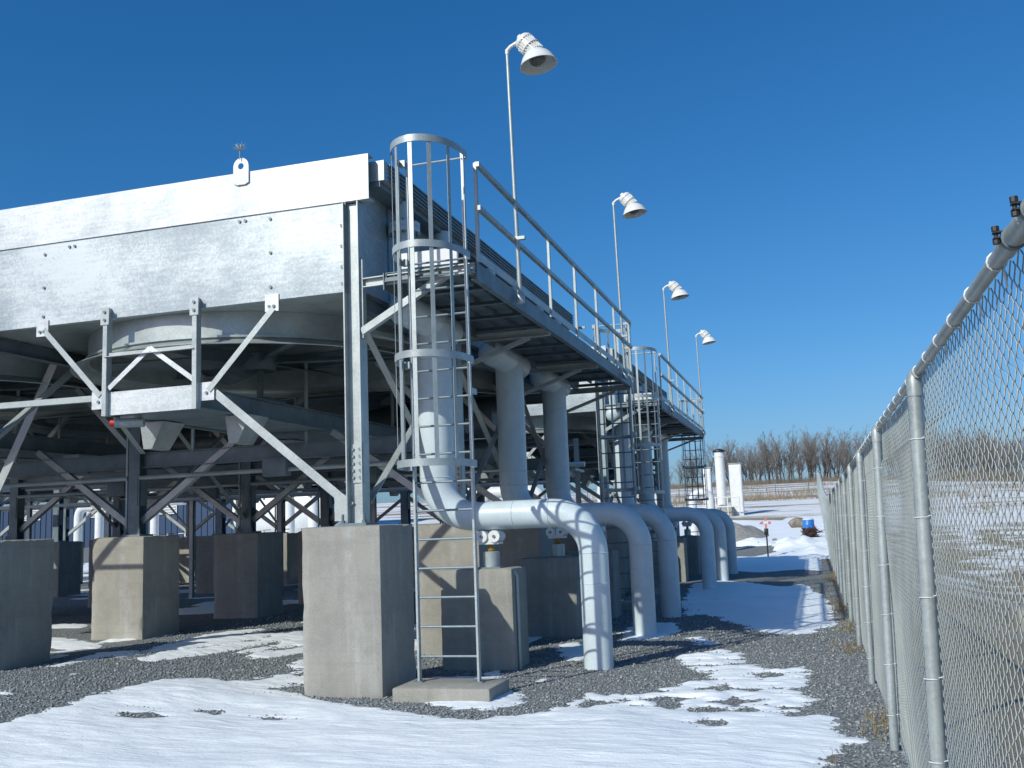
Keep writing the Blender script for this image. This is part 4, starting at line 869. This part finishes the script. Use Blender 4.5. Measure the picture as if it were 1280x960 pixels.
# ------------------------------------------------------------------ trees
def tree_mesh(seed, H):
    rg = random.Random(seed); tr = MB(); tw = MB()
    def grow(p, d, L, r, lev):
        n = 5 if lev == 0 else 3; pts = [p]; dd = d.copy(); q = p.copy()
        for k in range(n):
            dd = (dd+Vector((rg.gauss(0,.09), rg.gauss(0,.09), rg.gauss(.07,.05)))).normalized(); q = q+dd*L/n; pts.append(q.copy())
        rad = [r*(1-.7*k/n) for k in range(n+1)]
        (tr if lev < 2 else tw).tube(pts, rad, 6 if lev == 0 else (4 if lev == 1 else 3), False)
        if lev >= 4: return
        cnt = (rg.randint(12, 15), rg.randint(5, 7), rg.randint(3, 5), rg.randint(2, 3))[lev]
        for c in range(cnt):
            t = .24+.76*(c+rg.random())/cnt if lev == 0 else rg.uniform(.2, 1.)
            i = min(int(t*n), n-1); f = t*n-i; b = pts[i].lerp(pts[i+1], f)
            a = rg.uniform(0, 6.28); s = Vector((math.cos(a), math.sin(a), 0)); e = rg.uniform(.4, .85) if lev == 0 else rg.uniform(.3, .8)
            nd = (dd*math.cos(e)+s*math.sin(e)+Vector((0,0,.3))).normalized()
            grow(b, nd, L*rg.uniform(.3, .5)*(1.15-.6*t if lev == 0 else 1), max(rad[i]*.45, .011), lev+1)
    grow(Vector((0,0,-.3)), Vector((rg.gauss(0,.05), rg.gauss(0,.05), 1)).normalized(), H*.88, H*.013, 0)
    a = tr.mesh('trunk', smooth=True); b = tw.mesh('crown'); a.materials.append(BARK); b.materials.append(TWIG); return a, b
TV = [tree_mesh(100+i, 11.) for i in range(6)]
rg = random.Random(77); cnt = 0; spots = []
for k in range(290):
    if k < 190: x = -36+k*.42+rg.uniform(-.8, .8); y = 236+rg.uniform(-7, 22)
    else: x = 18+(k-190)*.56+rg.uniform(-1, 1); y = 190+rg.uniform(-10, 25)
    if k < 40 and rg.random() < .25: continue
    spots.append((x, y))
for x, y in spots:
    s = rg.uniform(.72, 1.15)*(1 if y > 222 else .72)*(1. if x > -22 else .62+.3*(x+40)/18)
    o = bpy.data.objects.new('bare_tree', None); COL.objects.link(o); o.location = (x, y, gz(x, y)); o.rotation_euler = (0, 0, rg.uniform(0, 6.28)); o.scale = (s*1.25, s*1.25, s)
    setp(o, 'bare winter tree in the distant treeline on the ridge' if y > 222 else 'bare winter tree in the nearer wood beyond the right fence', 'tree', 'treeline on the ridge' if y > 222 else 'wood beyond the fence')
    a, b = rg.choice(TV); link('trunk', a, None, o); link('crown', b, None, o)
# brush along the wood edge
def brush(n, seed):
    r = np.random.default_rng(seed); V = []; F = []
    for i in range(n):
        if i % 2: x = r.uniform(-38, 46); y = 232+r.normal(4, 5)
        else: x = r.uniform(16, 75); y = 186+r.normal(0, 4)
        z = Tf(x, y); h = r.uniform(.6, 2.6)
        for k in range(3):
            dx, dy = r.normal(0, .35, 2); j = len(V); V += [(x-.03, y, z-.1), (x+.03, y, z-.1), (x+dx, y+dy, z+h*r.uniform(.6, 1))]; F.append((j, j+1, j+2))
    return fast_mesh('underbrush', V, F)
setp(link('underbrush', brush(22000, 4), BRUSH), 'reddish brown underbrush along the foot of the distant trees', 'brush', kind='stuff')
# weeds and rubble on the far slope
def weeds(n, seed):
    r = np.random.default_rng(seed); V = []; F = []
    cx = r.uniform(-34, 40, 60); cy = np.where(r.random(60) < .6, r.normal(103, 3, 60), r.uniform(72, 180, 60))
    for i in range(n):
        k = r.integers(60); x = cx[k]+r.normal(0, 1.6); y = cy[k]+r.normal(0, 1.0); z = Tf(x, y)
        for q in range(3):
            dx, dy = r.normal(0, .15, 2); h = r.uniform(.25, .95); j = len(V); V += [(x-.02, y, z-.05), (x+.02, y, z-.05), (x+dx, y+dy, z+h)]; F.append((j, j+1, j+2))
    return fast_mesh('dry_weeds', V, F)
setp(link('dry_weeds', weeds(2600, 8), WEED), 'tan dry weeds in clumps on the far snowy slope', 'weeds', kind='stuff')
for k, (xx, yy, rr_) in enumerate([(-2.6, 49.5, .22), (-2.0, 51.2, .16), (-1.5, 49.0, .14), (-.6, 46.2, .15), (-2.9, 61., .3)]):
    rock('rubble_stone', (xx, yy, gz(xx, yy)+.04), rr_, (1.1,.9,.7), ROCK, ['stone on the snow by the gravel patch, largest of the near rubble', 'stone behind the largest rubble stone', 'small stone left of the snow pile', 'small stone at the fence end of the snow pile', 'stone farthest up the slope, left of the boulder'][k], 'stone', 40+k, 2)
